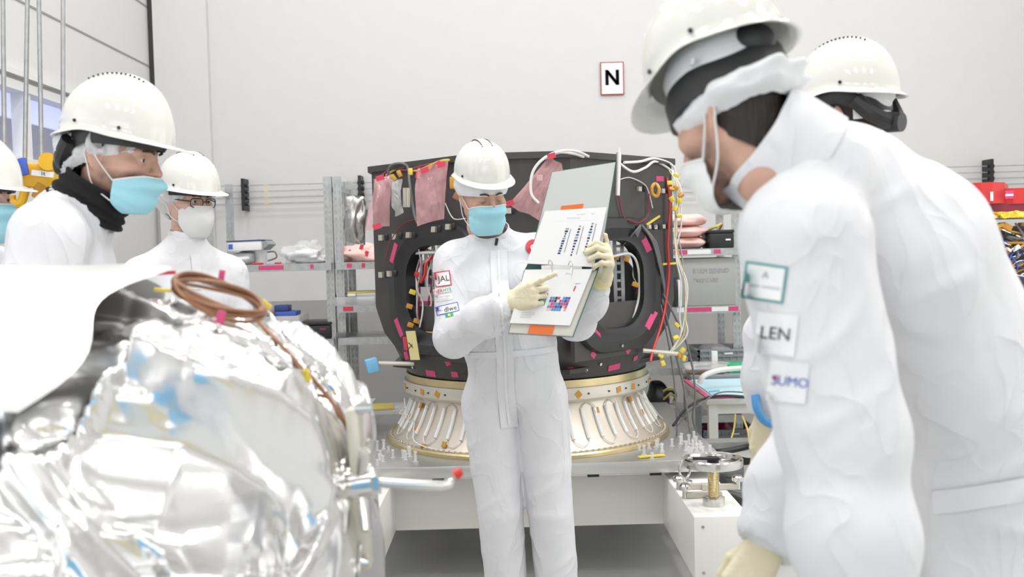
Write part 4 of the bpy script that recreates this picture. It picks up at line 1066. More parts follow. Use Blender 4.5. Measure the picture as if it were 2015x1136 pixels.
# ================================================================ CRANE HOOK, FAR LEFT
HD = 4.0
t = thing('crane_hook_block', P(85, 390, HD), 'yellow crane hook block hanging on steel ropes at the far left', 'crane')
for px0, px1 in ((3, 9), (58, 49), (72, 82), (124, 124)):
    MB().tube([P(px0, -260, HD), P(px1, 318, HD)], .0095, 8).build('rope', 'galv', t)
MB().box(P(60, 345, HD + .03), (.20, .11, .10), (0, R(8), 0), bev=.02).build('hook_housing', 'craneyellow', t)
MB().cyl(P(94, 318, HD - .08), P(94, 318, HD + .12), .035, n=24).build('sheave', 'craneyellow', t)
MB().cyl(P(26, 330, HD - .08), P(26, 330, HD + .12), .036, n=24).build('sheave', 'craneyellow', t)
MB().box(P(84, 342, HD - .065), (.085, .01, .022), (0, R(8), 0)).build('label', 'paper', t, smooth=False)
vs, fs = text_mesh('1t', .022, .0004); o_ = P(84, 342, HD - .073)
make('label_text', [o_ + Vector((v.x, -v.z, v.y)) for v in vs], fs, 'ink', t, smooth=False)
MB().box(P(46, 328, HD - .08), (.035, .02, .07), (0, R(-10), 0), bev=.008).build('rope_guide', 'inkblue', t)
MB().tube(spline([P(50, 360, HD), P(48, 380, HD), P(40, 400, HD), P(25, 398, HD), P(22, 385, HD)], 6), .018, 10).build('hook', 'craneyellow', t)
MB().cyl(P(85, 362, HD), P(72, 390, HD), .03, .02, n=14).build('hook_shank', 'kapton', t)
# ================================================================ PEOPLE
_HC = {}
def head_geo(closed=False, stubble=0.0, nose=1.0):
    key = (closed, stubble, nose)
    if key in _HC: return _HC[key]
    s = SDF((-.105, -.14, -.20), (.105, .125, .155), .0027)
    s.ell((0, .014, .048), (.074, .096, .092), .02)
    s.ell((0, -.030, -.012), (.063, .064, .082), .03)
    for q in (-1, 1):
        s.cap((q * .050, .005, -.045), (q * .012, -.072, -.094), .018, .016, .03)
        s.ell((q * .046, -.062, -.010), (.020, .020, .018), .02)
        s.cap((q * .012, -.090, .030), (q * .044, -.076, .030), .009, .007, .012)
        s.ell((q * .072, .012, -.002), (.006, .017, .031), .006, rot=Matrix.Rotation(R(-q * 22), 3, 'Z') @ Matrix.Rotation(R(-8), 3, 'X'))
        s.cap((q * .074, .020, .020), (q * .078, .030, .004), .006, .006, .006)
    s.cap((0, -.078, -.092), (0, -.078, -.086), .020, .018, .025)
    s.cap((0, -.092, .022), (0, -.112 * nose, -.016), .0075, .011, .012)
    for q in (-1, 1): s.ell((q * .011, -.100, -.022), (.008, .010, .007), .008)
    s.cap((-.020, -.084, -.046), (.020, -.084, -.046), .008, .008, .008); s.cap((-.015, -.084, -.058), (.015, -.084, -.058), .009, .009, .008)
    s.cap((-.03, -.097, -.052), (.03, -.097, -.052), .002, .002, .004, op='sub')
    for q in (-1, 1):
        s.ell((q * .032, -.103, .011), (.017, .016, .013), .014, op='sub')
        s.ell((q * .031, -.078, .011), (.0150, .0150, .0145), .004)
        if not closed: s.ell((q * .0315, -.094, .0095), (.0125, .014, .0048), .002, op='sub')
        s.ell((q * .085, .008, -.002), (.009, .009, .016), .004, op='sub')
        s.cap((q * .005, -.103, -.028), (q * .006, -.108, -.024), .003, .003, .003, op='sub')
    s.cap((0, .018, -.05), (0, .026, -.115), .053, .052, .03)
    V, F = s.mesh(); V = relax(V, F, 1, .4)
    x, y, z = V[:, 0].astype(np.float32), V[:, 1].astype(np.float32), V[:, 2].astype(np.float32)
    nz = .5 + .5 * vnoise(x * 90, y * 90, z * 90)
    st = np.clip((-.018 - z) / .02, 0, 1) * np.clip((.022 - y) / .03, 0, 1) * np.clip((z + .135) / .02, 0, 1) * (.55 + .45 * nz) * stubble
    st = np.maximum(st, np.clip((.03 - np.abs(y + .005)) / .02, 0, 1) * np.clip((.01 - np.abs(z + .01)) / .03 + .6, 0, 1) * stubble * .5 * (np.abs(x) > .055) * (np.abs(x) < .069))
    _HC[key] = (V, F, st)
    return _HC[key]

def helmet(H, parent, pitch=0.0, knob=True, band='black', s=1.0, cradle=False, liner=False, off=(0, 0, 0)):
    """H: function local->world for the head"""
    Rp = Matrix.Rotation(R(pitch), 3, 'X')
    def W(v): return H(Rp @ (Vector(v) * s - Vector((0, 0, .05))) + Vector((0, 0, .05)) + Vector(off))
    NA, NT = 72, 20
    ax, ayf, ayb, z0, Hh = .116, .136, .140, .050, .142
    def rim(a):
        f = max(0, math.cos(a)) ; return .010 + .042 * f ** 2.2 + .006 * max(0, -math.cos(a))
    def rimz(a):
        return z0 - .016 * max(0, math.cos(a)) ** 2 + .010 * math.exp(-((abs(abs(a) - 1.75)) / .35) ** 2) - .008 * max(0, -math.cos(a)) ** 3
    def dome(a, ph):
        sx, cz = math.sin(ph) ** .88, math.cos(ph) ** .92 if ph < PI / 2 - 1e-6 else 0
        rx, ry = ax, (ayf if math.cos(a) > 0 else ayb)
        p = Vector((rx * sx * math.sin(a), -ry * sx * math.cos(a), rimz(a) + .012 + (Hh + (z0 - rimz(a))) * cz))
        p.z += .0055 * (1 / (1 + math.exp((abs(p.x) - .022) * 500))) * min(1, cz * 1.6)
        return p
    rings = []
    for j in range(NT):
        ph = (PI / 2) * (j + .35) / (NT - .65); rings.append([dome(2 * PI * i / NA - PI, ph) for i in range(NA)])
    for (e, dz) in ((.15, .006), (.55, .001), (1.0, -.004), (1.03, -.007), (.95, -.0075), (.5, -.003), (.02, .001), (-.25, .012)):
        row = []
        for i in range(NA):
            a = 2 * PI * i / NA - PI; b = dome(a, PI / 2); d = Vector((math.sin(a), -math.cos(a), 0))
            row.append(Vector((b.x, b.y, rimz(a) + .004 + dz)) + d * rim(a) * e)
        rings.append(row)
    for j in range(NT - 2, 2, -3):  # inner shell
        ph = (PI / 2) * (j + .35) / (NT - .65)
        row = []
        for i in range(NA):
            p = dome(2 * PI * i / NA - PI, ph); row.append(Vector((p.x * .955, p.y * .955, p.z - .005)))
        rings.append(row)
    vs = [W(v) for r_ in rings for v in r_]; fs = []
    for j in range(len(rings) - 1):
        for i in range(NA): fs.append((j * NA + i, (j + 1) * NA + i, (j + 1) * NA + (i + 1) % NA, j * NA + (i + 1) % NA))
    vs.append(W(dome(0, 0.0001))); fs += [(len(vs) - 1, i, (i + 1) % NA) for i in range(NA)]
    fs.append(tuple((len(rings) - 1) * NA + i for i in range(NA)))
    hm = make('helmet', vs, fs, 'helmet', parent, autosmooth=60)
    for q in (-1, 1):
        mb = MB()
        for k in range(13):
            y = -.065 + .0115 * k
            best = min(((dome(a_ / 40 * PI, ph_ / 60 * PI / 2)) for a_ in range(-40, 41) for ph_ in range(1, 40)), key=lambda p: (p.x - q * .019) ** 2 + (p.y - y) ** 2) if False else None
            yy = y / (ayf if y < 0 else ayb); xx = .021 / ax
            sphi = min(1, math.hypot(yy, xx)) ** (1 / .88); a = math.atan2(q * xx, -yy)
            p = dome(a, math.asin(sphi)); mb.box(W(p + Vector((q*.001, 0, .0))), (.0035, .006, .0035), None)
        mb.build('vent_row', 'black', hm, smooth=False)
    for q in (-1, 1):
        for a0 in (1.15, 1.95):
            p = dome(q * a0, PI / 2 * .965); d = Vector((math.sin(q * a0), -math.cos(q * a0), .1))
            MB().cyl(W(p - d * .004), W(p + d * .0035), .0040, n=10).build('rim_hole', 'black', hm)
    # suspension band and rear knob
    m_ = band; rows = []
    if cradle: ax -= .03; ayf -= .03
    for (z, e) in ((z0 + .030, -.016), (z0 - .012, -.014), (z0 - .020 , -.018), (z0 + .03, -.022)):
        rows.append([W(Vector((math.sin(a) * (ax + e), -math.cos(a) * (ayf + e - .006), z - (.028 if math.cos(a) < -.3 else 0) * min(1, (-.3 - math.cos(a)) * 2 if math.cos(a) < -.3 else 0)))) for a in [2 * PI * i / NA for i in range(NA)]])
    vs = sum(rows, []); fs = [(j * NA + i, ((j + 1) % 4) * NA + i, ((j + 1) % 4) * NA + (i + 1) % NA, j * NA + (i + 1) % NA) for j in range(4) for i in range(NA)]
    if not cradle: make('suspension_band', vs, fs, m_, hm, autosmooth=40)
    if cradle:
        W = H
        rows = []
        for (z, e) in ((.082, .008), (.065, .016), (.030, .018), (.028, .004), (.082, -.004)):
            rows.append([W(Vector((math.sin(a) * (.080 + e), .012 - math.cos(a) * (.100 + e), z + .018 * math.sin(a * 2 + .6) * max(0, -math.cos(a))))) for a in [2 * PI * i / NA for i in range(NA)]])
        vs = sum(rows, []); fs = [(j * NA + i, ((j + 1) % 5) * NA + i, ((j + 1) % 5) * NA + (i + 1) % NA, j * NA + (i + 1) % NA) for j in range(5) for i in range(NA)]
        make('cradle_band', vs, fs, 'black', hm, autosmooth=40)
        MB().ball(W((.02, .108, .088)), (.034, .018, .030), 12, None).build('cradle_pad', 'black', hm)
        MB().box(W((.092, .03, .088)), (.004, .03, .010), None, bev=.001).build('buckle', 'whitemask', hm)
        rows = []
        for z, e in ((.070, .006), (.105, .006), (.130, -.006), (.150, -.03)):
            rows.append([W(Vector((math.sin(a) * (.082 + e), .012 - math.cos(a) * (.100 + e), z))) for a in [2 * PI * i / 40 for i in range(40)]])
        vs = sum(rows, []); fs = [(j * 40 + i, (j + 1) * 40 + i, (j + 1) * 40 + (i + 1) % 40, j * 40 + (i + 1) % 40) for j in range(3) for i in range(40)]
        make('liner', vs, fs, 'whitecloth', hm)
    elif knob:
        MB().cyl(W((0, .112, -.022)), W((0, .150, -.028)), .026, .023, n=20).build('rear_knob', 'black', hm)
        mb = MB()
        for q in (-1, 1): mb.tube(spline([W((q * .085, .075, .035)), W((q * .060, .104, -.004)), W((q * .025, .120, -.020)), W((0, .122, -.024))], 6), [.020] * 19, 10)
        mb.build('rear_strap', 'black', hm)
    if liner:
        rows = []
        for z, e in ((-.012, .001), (.02, .004), (.05, .006), (.08, .004)):
            rows.append([W(Vector((math.sin(a) * (.083 + e), .012 - math.cos(a) * (.100 + e), z))) for a in [R(120) + R(120) * i / 20 for i in range(21)]])
        vs = sum(rows, []); fs = [(j * 21 + i, (j + 1) * 21 + i, (j + 1) * 21 + i + 1, j * 21 + i + 1) for j in range(3) for i in range(20)]
        make('liner', vs, fs, 'whitecloth', hm)
    return hm

def mask(H, parent, m, kind='surgical', dz=0.0, dy=0.0, loops=True, hs=1.0):
    NU, NV = 36, 18
    if kind == 'surgical':
        prof = [(-.062, -.124), (-.088, -.118), (-.105, -.102), (-.110, -.078), (-.117, -.055), (-.131, -.034), (-.133, -.018), (-.116, -.003)]
        side = (-.088, -.024); ys = -.036; wx = .0690
    else:
        prof = [(-.070, -.128), (-.096, -.118), (-.122, -.092), (-.138, -.060), (-.139, -.038), (-.132, -.018), (-.124, -.006), (-.116, .004)]
        side = (-.066, -.018); ys = -.030; wx = .0700
    prof = [(a, prof[-1][1] + (b - prof[-1][1]) * hs) for a, b in prof]; side = (side[1] + (side[0] - side[1]) * hs, side[1])
    pf = spline([Vector((0, a, b)) for a, b in prof], 6); vs = []; fs = []
    for layer in (0, 1):
        base = len(vs)
        for j in range(NV + 1):
            t = j / NV; c = pf[min(len(pf) - 1, int(round(t * (len(pf) - 1))))]
            for i in range(NU + 1):
                u = -1 + 2 * i / NU; th = u * PI / 2
                k = math.cos(th); kk = k ** (.85 if kind == 'surgical' else 1.15)
                zs = side[0] + (side[1] - side[0]) * t
                x = wx * math.sin(th) * (1 - .10 * (1 - t) * k); y = ys + (c.y - ys) * kk; z = zs + (c.z - zs) * min(1, kk * 1.25)
                n = Vector((math.sin(th), -math.cos(th), 0))
                off = (.0 if layer == 0 else -.0018)
                if kind == 'surgical': off += .0022 * math.sin(t * 3 * 2 * PI) * k * (1 if .12 < t < .88 else .2)
                else: off += -.002 * math.exp(-(u / .03) ** 2)
                nzv = float(vnoise(np.float32(u * 4), np.float32(t * 5), np.float32(dz * 100 + 2))) * .0025
                vs.append(H(Vector((x, y + dy, z + dz)) + n * (off + nzv)))
        for j in range(NV):
            for i in range(NU):
                a = base + j * (NU + 1) + i; f = (a, a + 1, a + NU + 2, a + NU + 1); fs.append(f if layer == 0 else f[::-1])
    NN = (NU + 1) * (NV + 1)
    for j in range(NV): 
        for i in (0, NU): a = j * (NU + 1) + i; fs.append((a, a + NU + 1, a + NU + 1 + NN, a + NN))
    for i in range(NU):
        for j in (0, NV): a = j * (NU + 1) + i; fs.append((a, a + 1, a + 1 + NN, a + NN))
    mk = make('face_mask', vs, fs, m, parent, autosmooth=60)
    if kind == 'surgical':
        mb = MB(); tt = [H(Vector((wx * math.sin(th) * 1.0, ys + (prof[-1][0] - ys) * math.cos(th) ** .85 + dy, side[1] + (prof[-1][1] - side[1]) * min(1, math.cos(th) ** .85 * 1.25) + dz)) + Vector((math.sin(th), -math.cos(th), 0)) * .0) for th in [PI / 2 * (-1 + 2 * i / 30) for i in range(31)]]
        mb.tube(tt, .0026, 6); mb.build('mask_edge', 'whitemask', mk)
    if loops:
        for q in (-1, 1):
            MB().tube(spline([H(Vector((q * wx, ys + dy, side[1] + dz - .002))), H(Vector((q * .0775, .004, .5 * (side[1] + dz) + .020))), H(Vector((q * .080, .020, .030))), H(Vector((q * .081, .034, .008))), H(Vector((q * .079, .024, -.022))), H(Vector((q * .077, .004, .5 * (side[0] + dz) - .018))), H(Vector((q * wx, ys + dy, side[0] + dz + .002)))], 5), .0017, 6).build('ear_loop', 'whitemask', mk)
    return mk

def hair_cap(H, parent, m='hair', zlow=-.045, e=.006):
    rows = []; NA = 48
    for j in range(9):
        t = j / 8; row = []
        for i in range(NA):
            a = R(62) + (2 * PI - R(124)) * i / (NA - 1)
            k = (1 - math.cos(a)) / 2
            z = .075 + ((-.004 * (1 - k) + zlow * k ** 2) - .075) * t
            zz = (z - .048) / .094; rr = max(.80, math.sqrt(max(.05, 1 - zz * zz)))
            row.append(H(Vector((math.sin(a) * (.0745 * rr + e), .014 - math.cos(a) * (.0965 * rr + e) + (.0 if z > 0 else .25 * z), z))))
        rows.append(row)
    vs = sum(rows, []); fs = [(j * NA + i, (j + 1) * NA + i, (j + 1) * NA + i + 1, j * NA + i + 1) for j in range(8) for i in range(NA - 1)]
    return make('hair', vs, fs, m, parent)
def cloth_band(H, parent, m, name, ztop, zf, zb, bulge, amp, seed=0, a0=0.0, freq=6, n=96, yoff=0.0, ex=0.0):
    """puffy cloth/net band around the head: top edge under the helmet, gathered lower edge"""
    rows = []; NJ = 14
    for j in range(NJ + 1):
        t = j / NJ; row = []
        for i in range(n + (1 if a0 > 0 else 0)):
            a = a0 + (2 * PI - 2 * a0) * i / n; k = (1 - math.cos(a)) / 2
            zl = zf + (zb - zf) * k ** 1.3; z = ztop + (zl - ztop) * t
            zz = min(.98, abs((z - .048) / .094)); rr = max(.82, math.sqrt(1 - zz * zz)) if z < .048 else 1
            nz = float(vnoise(np.float32(math.sin(a) * freq + seed), np.float32(math.cos(a) * freq), np.float32(t * 3.5)))
            pf = abs(float(vnoise(np.float32(math.sin(a) * freq * 2.2 + seed), np.float32(math.cos(a) * freq * 2.2), np.float32(t * 2))))
            o_ = .006 + ex + bulge * math.sin(PI * min(1, t * 1.02)) * (0.35 + 1.0 * k) * (1 + .5 * nz) + amp * (nz * .6 - pf)
            row.append(H(Vector((math.sin(a) * (.0755 * rr + o_), .014 + yoff * k * t - math.cos(a) * (.0975 * rr + o_), z + amp * nz * .7))))
        rows.append(row)
    m_ = len(rows[0]); cl = a0 == 0; vs = sum(rows, [])
    fs = [(j * m_ + i, (j + 1) * m_ + i, (j + 1) * m_ + (i + 1) % m_, j * m_ + (i + 1) % m_) for j in range(NJ) for i in range(m_ if cl else m_ - 1)]
    return make(name, vs, fs, m, parent)

def hand(root, wrist, X_, Z_, left_thumb_vec, curls, thumb, name='glove', m='glove', scale=1.0, cuffm='gloveY', cuff_dir=None, cuff_len=.06, cuff_r=.036, spread=4):
    """X_: wrist to knuckles, Z_: back of the hand, left_thumb_vec: thumb side"""
    X_ = Vector(X_).normalized(); Y_ = Vector(left_thumb_vec); Y_ = (Y_ - X_ * Y_.dot(X_)).normalized(); Z0 = Vector(Z_)
    Zc = X_.cross(Y_); Zc = Zc if Zc.dot(Z0) > 0 else -Zc
    wr = Vector(wrist)
    def L(v): return wr + (X_ * v[0] + Y_ * v[1] + Zc * v[2]) * scale
    chains = []
    ys = [.030, .010, -.010, -.029]; kx = [.088, .092, .088, .080]
    ln = [(.043, .027, .021), (.047, .031, .022), (.043, .029, .021), (.034, .022, .019)]
    rad = [.0098, .0100, .0094, .0084]
    for f in range(4):
        p = Vector((kx[f], ys[f], 0)); pts = [p]; ang = 0; sp = R(spread * (1.5 - f))
        for k in range(3):
            ang += R(curls[f][k]); d = Vector((math.cos(ang) * math.cos(sp), math.sin(sp) * math.cos(ang), -math.sin(ang)))
            p = p + d * ln[f][k]; pts.append(p)
        chains.append((pts, rad[f]))
    allp = [L(p) for c, _ in chains for p in c] + [L(p) for p in thumb] + [L((0, 0, 0)), L((-.03, 0, 0))]
    lo = [min(p[i] for p in allp) - .022 for i in range(3)]; hi = [max(p[i] for p in allp) + .022 for i in range(3)]
    s = SDF(lo, hi, .0019)
    for f in range(4):
        s.cap(L((-.005, ys[f] * .55, -.003)), L((kx[f], ys[f], 0)), .0165 * scale, .0135 * scale, .012)
    s.cap(L((-.035, 0, 0)), L((.01, 0, 0)), .024 * scale, .024 * scale, .012, side=Y_, ws=1.15)
    s.cap(L((.02, .016, -.009)), L((.055, .020, -.010)), .015 * scale, .011 * scale, .012)
    s.cap(L((.03, -.022, -.008)), L((.060, -.024, -.008)), .012 * scale, .010 * scale, .012)
    for pts, r_ in chains:
        for k in range(3):
            s.cap(L(pts[k]), L(pts[k + 1]), r_ * (1 - .07 * k) * scale, r_ * (1 - .07 * (k + 1)) * scale, .006)
    tr = [.0145, .0125, .0110, .0095]
    for k in range(len(thumb) - 1): s.cap(L(thumb[k]), L(thumb[k + 1]), tr[k] * scale, tr[k + 1] * scale, .006)
    Xg, Yg, Zg = s.grid(); s.d += (.0008 * np.abs(vnoise(Xg * 90, Yg * 90, Zg * 90))).astype(np.float32)
    V, F = s.mesh(); V = relax(V, F, 1, .4)
    g = make(name, V, F, m, root)
    cd = Vector(cuff_dir).normalized() if cuff_dir is not None else -X_
    c0 = L((.0, 0, 0)); pts = [c0 + cd * cuff_len * t / 8 for t in range(9)]
    rr_ = [(.027 + (cuff_r - .027) * (t / 8) ** .8 + (.0022 if t % 3 == 1 else 0)) * scale for t in range(9)]
    MB().tube(pts, rr_, 24).build('glove_cuff', cuffm, g)
    return g

def ridged(X, Y, Z, f, ax=(1, 1, 1), seed=0):
    wx = vnoise(X * 3.1 + seed, Y * 3.1, Z * 3.1) * .35; wz = vnoise(X * 3.1, Y * 3.1 + seed + 7, Z * 3.1) * .35
    n1 = vnoise(X * f * ax[0] + wx * 3 + seed, Y * f * ax[1] + wz * 2, Z * f * ax[2] + wx * 3)
    return 1 - 2 * np.sqrt(n1 * n1 + .003)

def build_person(root, J, head, suit=True, h=.0085, fold=.007, rs=1.0, collar=True, neck_r=.058, chest_w=1.42, belly=1.0, seed=0, skin='skin', hd=None, legs=True, legr=1.0, sleeve=1.0, shoes=True, collar_h=.055):
    """J: joints in world coordinates. Builds one body mesh and one coverall mesh"""
    side = (J['shL'] - J['shR']).normalized(); side = Vector((side.x, side.y, side.z))
    hipside = (J['hipL'] - J['hipR']).normalized()
    H, hV, hF, hT = hd
    # coverall
    pts = [v for k, v in J.items()]
    lo = [min(p[i] for p in pts) - .20 for i in range(3)]; hi = [max(p[i] for p in pts) + .20 for i in range(3)]
    lo[2] = max(lo[2], -.01)
    def build(s, g, cov):
        k = .03 if cov else .02
        s.cap(J['chest'], J['waist'], .122 * g, .122 * g * belly, k, side=side, ws=chest_w)
        s.cap(J['uchest'], J['chest'], .090 * g, .120 * g, k, side=side, ws=chest_w * 1.12)
        s.cap(J['waist'], J['pelvis'], .118 * g, .132 * g * legr, .008 if cov else .03, side=hipside, ws=1.36)
        s.cap(J['shR'], J['shL'], .062 * g, .062 * g, .04)
        [s.cap(J['neck'] - (J['ntop'] - J['neck']) * (0 if cov else .9), J[q], (.050 if cov else .036) * g, .055 * g, .05 if cov else .015) for q in ('shL', 'shR')]
        for q in 'LR':
            s.cap(J['sh' + q], J['el' + q], .070 * g * (sleeve if cov else 1), .066 * g * (sleeve if cov else .75), .035)
            s.cap(J['el' + q], J['wr' + q], .066 * g * (sleeve if cov else .72), (.048 * sleeve if cov else .030) * g, .02)
            if cov:
                s.ell(J['el' + q].lerp(J['wr' + q], .62), (.066 * sleeve * g,) * 3, .03)
            s.cap(J['hip' + q], J['kn' + q], .106 * g * legr, .085 * g * legr, .022 if cov else .02)
            s.cap(J['kn' + q], J['an' + q], .086 * g * legr, (.078 if cov else .045) * g * legr, .003)
    s = SDF(lo, hi, h)
    build(s, rs, True)
    nb, nt = J['neck'], J['ntop']; nd = (nt - nb).normalized()
    Xg, Yg, Zg = s.grid()
    c_, s_ = math.cos(.5), math.sin(.5)
    r1 = ridged(Xg, Yg, Zg, 8.0, (1, 1, .28), seed)
    r2 = ridged(Xg * c_ + Zg * s_, Yg, Zg * c_ - Xg * s_, 12.0, (.5, .8, 1.1), seed + 11)
    s.d -= (fold * .55 * np.maximum(r1, -.2) + fold * .8 * np.maximum(0, r2 - .25)).astype(np.float32)
    del r1, r2
    if collar:
        s.cap(nb - nd * .015, nb + nd * .015, neck_r + .010, neck_r + .006, .025)
        s.cap(nb + nd * .02, nb + nd * .12, neck_r - .002, neck_r + .004, .004, op='sub')
    del Xg, Yg, Zg
    for q in 'LR':   # open cuffs
        d = (J['wr' + q] - J['el' + q]).normalized(); s.cap(J['wr' + q] + d * .012, J['wr' + q] + d * .12, .040, .07, .004, op='sub')
        s.cap(J['wr' + q] - d * .02, J['wr' + q] - d * .002, .041 * rs * sleeve, .041 * rs * sleeve, .010)
    V, F = s.mesh(); V = relax(V, F, 2, .5)
    cov = make('coverall', V, F, 'suit', root)
    if collar:
        u = nd.orthogonal().normalized(); v_ = nd.cross(u); rows = []; NA = 48
        for (hh, rr) in ((-.012, .012), (.006, .011), (collar_h * .6, .010), (collar_h, .008), (collar_h + .002, .004), (collar_h * .6, .004), (-.012, .004)):
            row = []
            for i in range(NA):
                a = 2 * PI * i / NA; nz = float(vnoise(np.float32(math.cos(a) * 2.5 + seed), np.float32(math.sin(a) * 2.5), np.float32(hh * 12)))
                row.append(nb + nd * (hh + .005 * nz * (hh > 0)) + (u * math.cos(a) + v_ * math.sin(a)) * (neck_r + rr + .005 * nz))
            rows.append(row)
        vs = sum(rows, []); fs = [(j * NA + i, j * NA + (i + 1) % NA, (j + 1) * NA + (i + 1) % NA, (j + 1) * NA + i) for j in range(len(rows) - 1) for i in range(NA)]
        make('collar', vs, fs, 'suit', root, autosmooth=60)
    bvh = BVHTree.FromPolygons([Vector(v) for v in V], [tuple(int(i) for i in f) for f in F])
    # body: one continuous skin surface inside
    s = SDF(lo, hi, .013); build(s, rs * .74, False)
    s.cap(H(Vector((0, .022, -.085))), J['neck'], .047, .050, .02)
    for q in 'LR':
        d = (J['wr' + q] - J['el' + q]).normalized(); s.cap(J['wr' + q], J['wr' + q] + d * .03, .026, .022, .01)
    for q in 'LR':
        f = Vector((J['to' + q] - J['an' + q])); s.cap(J['an' + q], J['an' + q] + f * .8, .036, .026, .02)
    bV, bF = s.mesh(); bV = relax(bV, bF, 2, .5)
    hw = np.array([tuple(H(Vector(v))) for v in hV])
    AV = np.concatenate([hw, bV]); AF = np.concatenate([hF, bF + len(hV)])
    body = make('body', AV, AF, skin, root)
    at = body.data.attributes.new('tint', 'FLOAT', 'POINT'); at.data.foreach_set('value', np.concatenate([hT, np.zeros(len(bV))]).astype(np.float32))
    if shoes:
        for q in 'LR':
            s = SDF([min(J['an' + q][i], J['to' + q][i]) - .10 for i in range(3)], [max(J['an' + q][i], J['to' + q][i]) + .10 for i in range(3)], .008)
            s.cap(J['an' + q] + Vector((0, 0, .0)), J['an' + q] - Vector((0, 0, .035)), .052, .046, .02); s.cap(J['an' + q] - Vector((0, 0, .045)), J['to' + q], .044, .036, .025)
            s.d = np.maximum(s.d, (.004 - s.ax[2])[None, None, :])
            V, F = s.mesh(); make('overshoe', relax(V, F), F, 'whitecloth', root)
    return cov, bvh

def headframe(pos, yaw, pitch, roll=0, s=.95):
    Rm = Matrix.Rotation(R(yaw), 3, 'Z') @ Matrix.Rotation(R(pitch), 3, 'X') @ Matrix.Rotation(R(roll), 3, 'Y')
    return (lambda v: Vector(pos) + Rm @ (Vector(v) * s)), Rm
def face_bits(H, Rm, root, closed=False, brow='brow'):
    for q in (-1, 1):
        if not closed:
            mb = MB(); rot = Rm @ Matrix.Rotation(R(90), 3, 'X'); c = H((q * .031, -.078, .011)); n = 12
            mb.ball(c, .0122, n, rot); mb.mi = [1 if k // (2 * n) < 2 else 0 for k in range(len(mb.f))]
            mb.build('eye', 'eye', root, mats=['eye', 'iris'])
        MB().tube(spline([H((q * .013, -.1035, .029)), H((q * .028, -.1025, .0345)), H((q * .043, -.088, .031))], 6), [.0022 + .0012 * math.sin(PI * k / 12) for k in range(13)], 8).build('eyebrow', brow, root)

def strip(bvh, name, m, parent, pix, width, off=.002, n=24, cam_o=None):
    """a flat band of cloth lying on the suit, following pixels projected onto it"""
    o = Vector((0, 0, CAM_Z)); L_ = spline([Vector((a, b, 0)) for a, b in pix], 6); vs = []; fs = []; row = 4; k = 0
    for i, q in enumerate(L_):
        t = (L_[min(i + 1, len(L_) - 1)] - L_[max(i - 1, 0)]).normalized(); nrm = Vector((t.y, -t.x, 0)); r_ = []
        for c in range(row + 1):
            pq = q + nrm * width * (c / row - .5); d = (P(pq.x, pq.y, 5) - o).normalized(); h_ = bvh.ray_cast(o, d)
            if h_[0] is None: r_ = None; break
            r_.append(h_[0] - d * off)
        if r_ is None: continue
        vs += r_
        if k: 
            b = (k - 1) * (row + 1)
            fs += [(b + c, b + c + 1, b + row + 2 + c, b + row + 1 + c) for c in range(row)]
        k += 1
    return make(name, vs, fs, m, parent)
def patch(bvh, root, px, py, w_, h_, ang, base='whitebox', border=None, texts=(), name='sleeve_patch', bw=3, off=.0022, rr_=.15, extra=()):
    """sewn patch on the sleeve: size in photograph pixels at that spot, texts = (string, x, y, height, ink) in patch units"""
    o = Vector((0, 0, CAM_Z)); ca, sa = math.cos(R(ang)), math.sin(R(ang))
    base_d = bvh.ray_cast(o, (P(px, py, 5) - o).normalized())[3] or 3.4
    def proj(x, y, e):
        qx, qy = px + x * ca + y * sa, py + x * sa * -1 * -1 * 0 - (y * ca - x * sa) * 1.0
        d = (P(qx, qy, 5) - o).normalized(); h_ = bvh.ray_cast(o, d)
        if h_[0] is None or abs(h_[3] - base_d) > .05: return o + d * (base_d - e)
        return h_[0] - d * e
    def sheet(W_, H_, e, m, nm, par, hole=None, n=10):
        vs = []; fs = []; N = 8
        for j in range(N + 1):
            for i in range(N + 1):
                x = (i / N - .5) * W_; y = (j / N - .5) * H_
                vs.append(proj(x, y, e))
        for j in range(N):
            for i in range(N): a = j * (N + 1) + i; fs.append((a, a + 1, a + N + 2, a + N + 1))
        return make(nm, vs, fs, m, par)
    if border: root_ = sheet(w_, h_, off, border, name, root); sheet(w_ - 2 * bw, h_ - 2 * bw, off + .0008, base, 'patch_field', root_)
    else: root_ = sheet(w_, h_, off, base, name, root)
    for (s_, x, y, hh, ink) in texts:
        vs, fs = text_mesh(s_, hh * 1.35); 
        make('patch_text', [proj(x + v.x, y + v.y, off + .0022) for v in vs], fs, ink, root_, smooth=False)
    for (x, y, ww, hh, ink) in extra:
        vs = [proj(x + a * ww / 2, y + b * hh / 2, off + .002) for a, b in ((-1, -1), (1, -1), (1, 1), (-1, 1))]
        make('patch_mark', vs, [(0, 1, 2, 3)], ink, root_, smooth=False)
    return root_
def legs_for(J, F, wid=.10, stance=.13, foot=.0, fwd=.0):
    S = Vector((0, 0, 1)).cross(F).normalized(); pv = J['pelvis']
    for q, sg in (('L', 1), ('R', -1)):
        J['hip' + q] = pv + S * sg * .085 - Vector((0, 0, .06))
        a = Vector((pv.x, pv.y, 0)) + S * sg * stance * .9 + F * fwd
        J['kn' + q] = Vector((a.x, a.y, .50)).lerp(Vector((pv.x + S.x * sg * .1, pv.y + S.y * sg * .1, .50)), .5)
        J['an' + q] = Vector((a.x, a.y, .10)); J['to' + q] = Vector((a.x, a.y, .045)) + F * .17
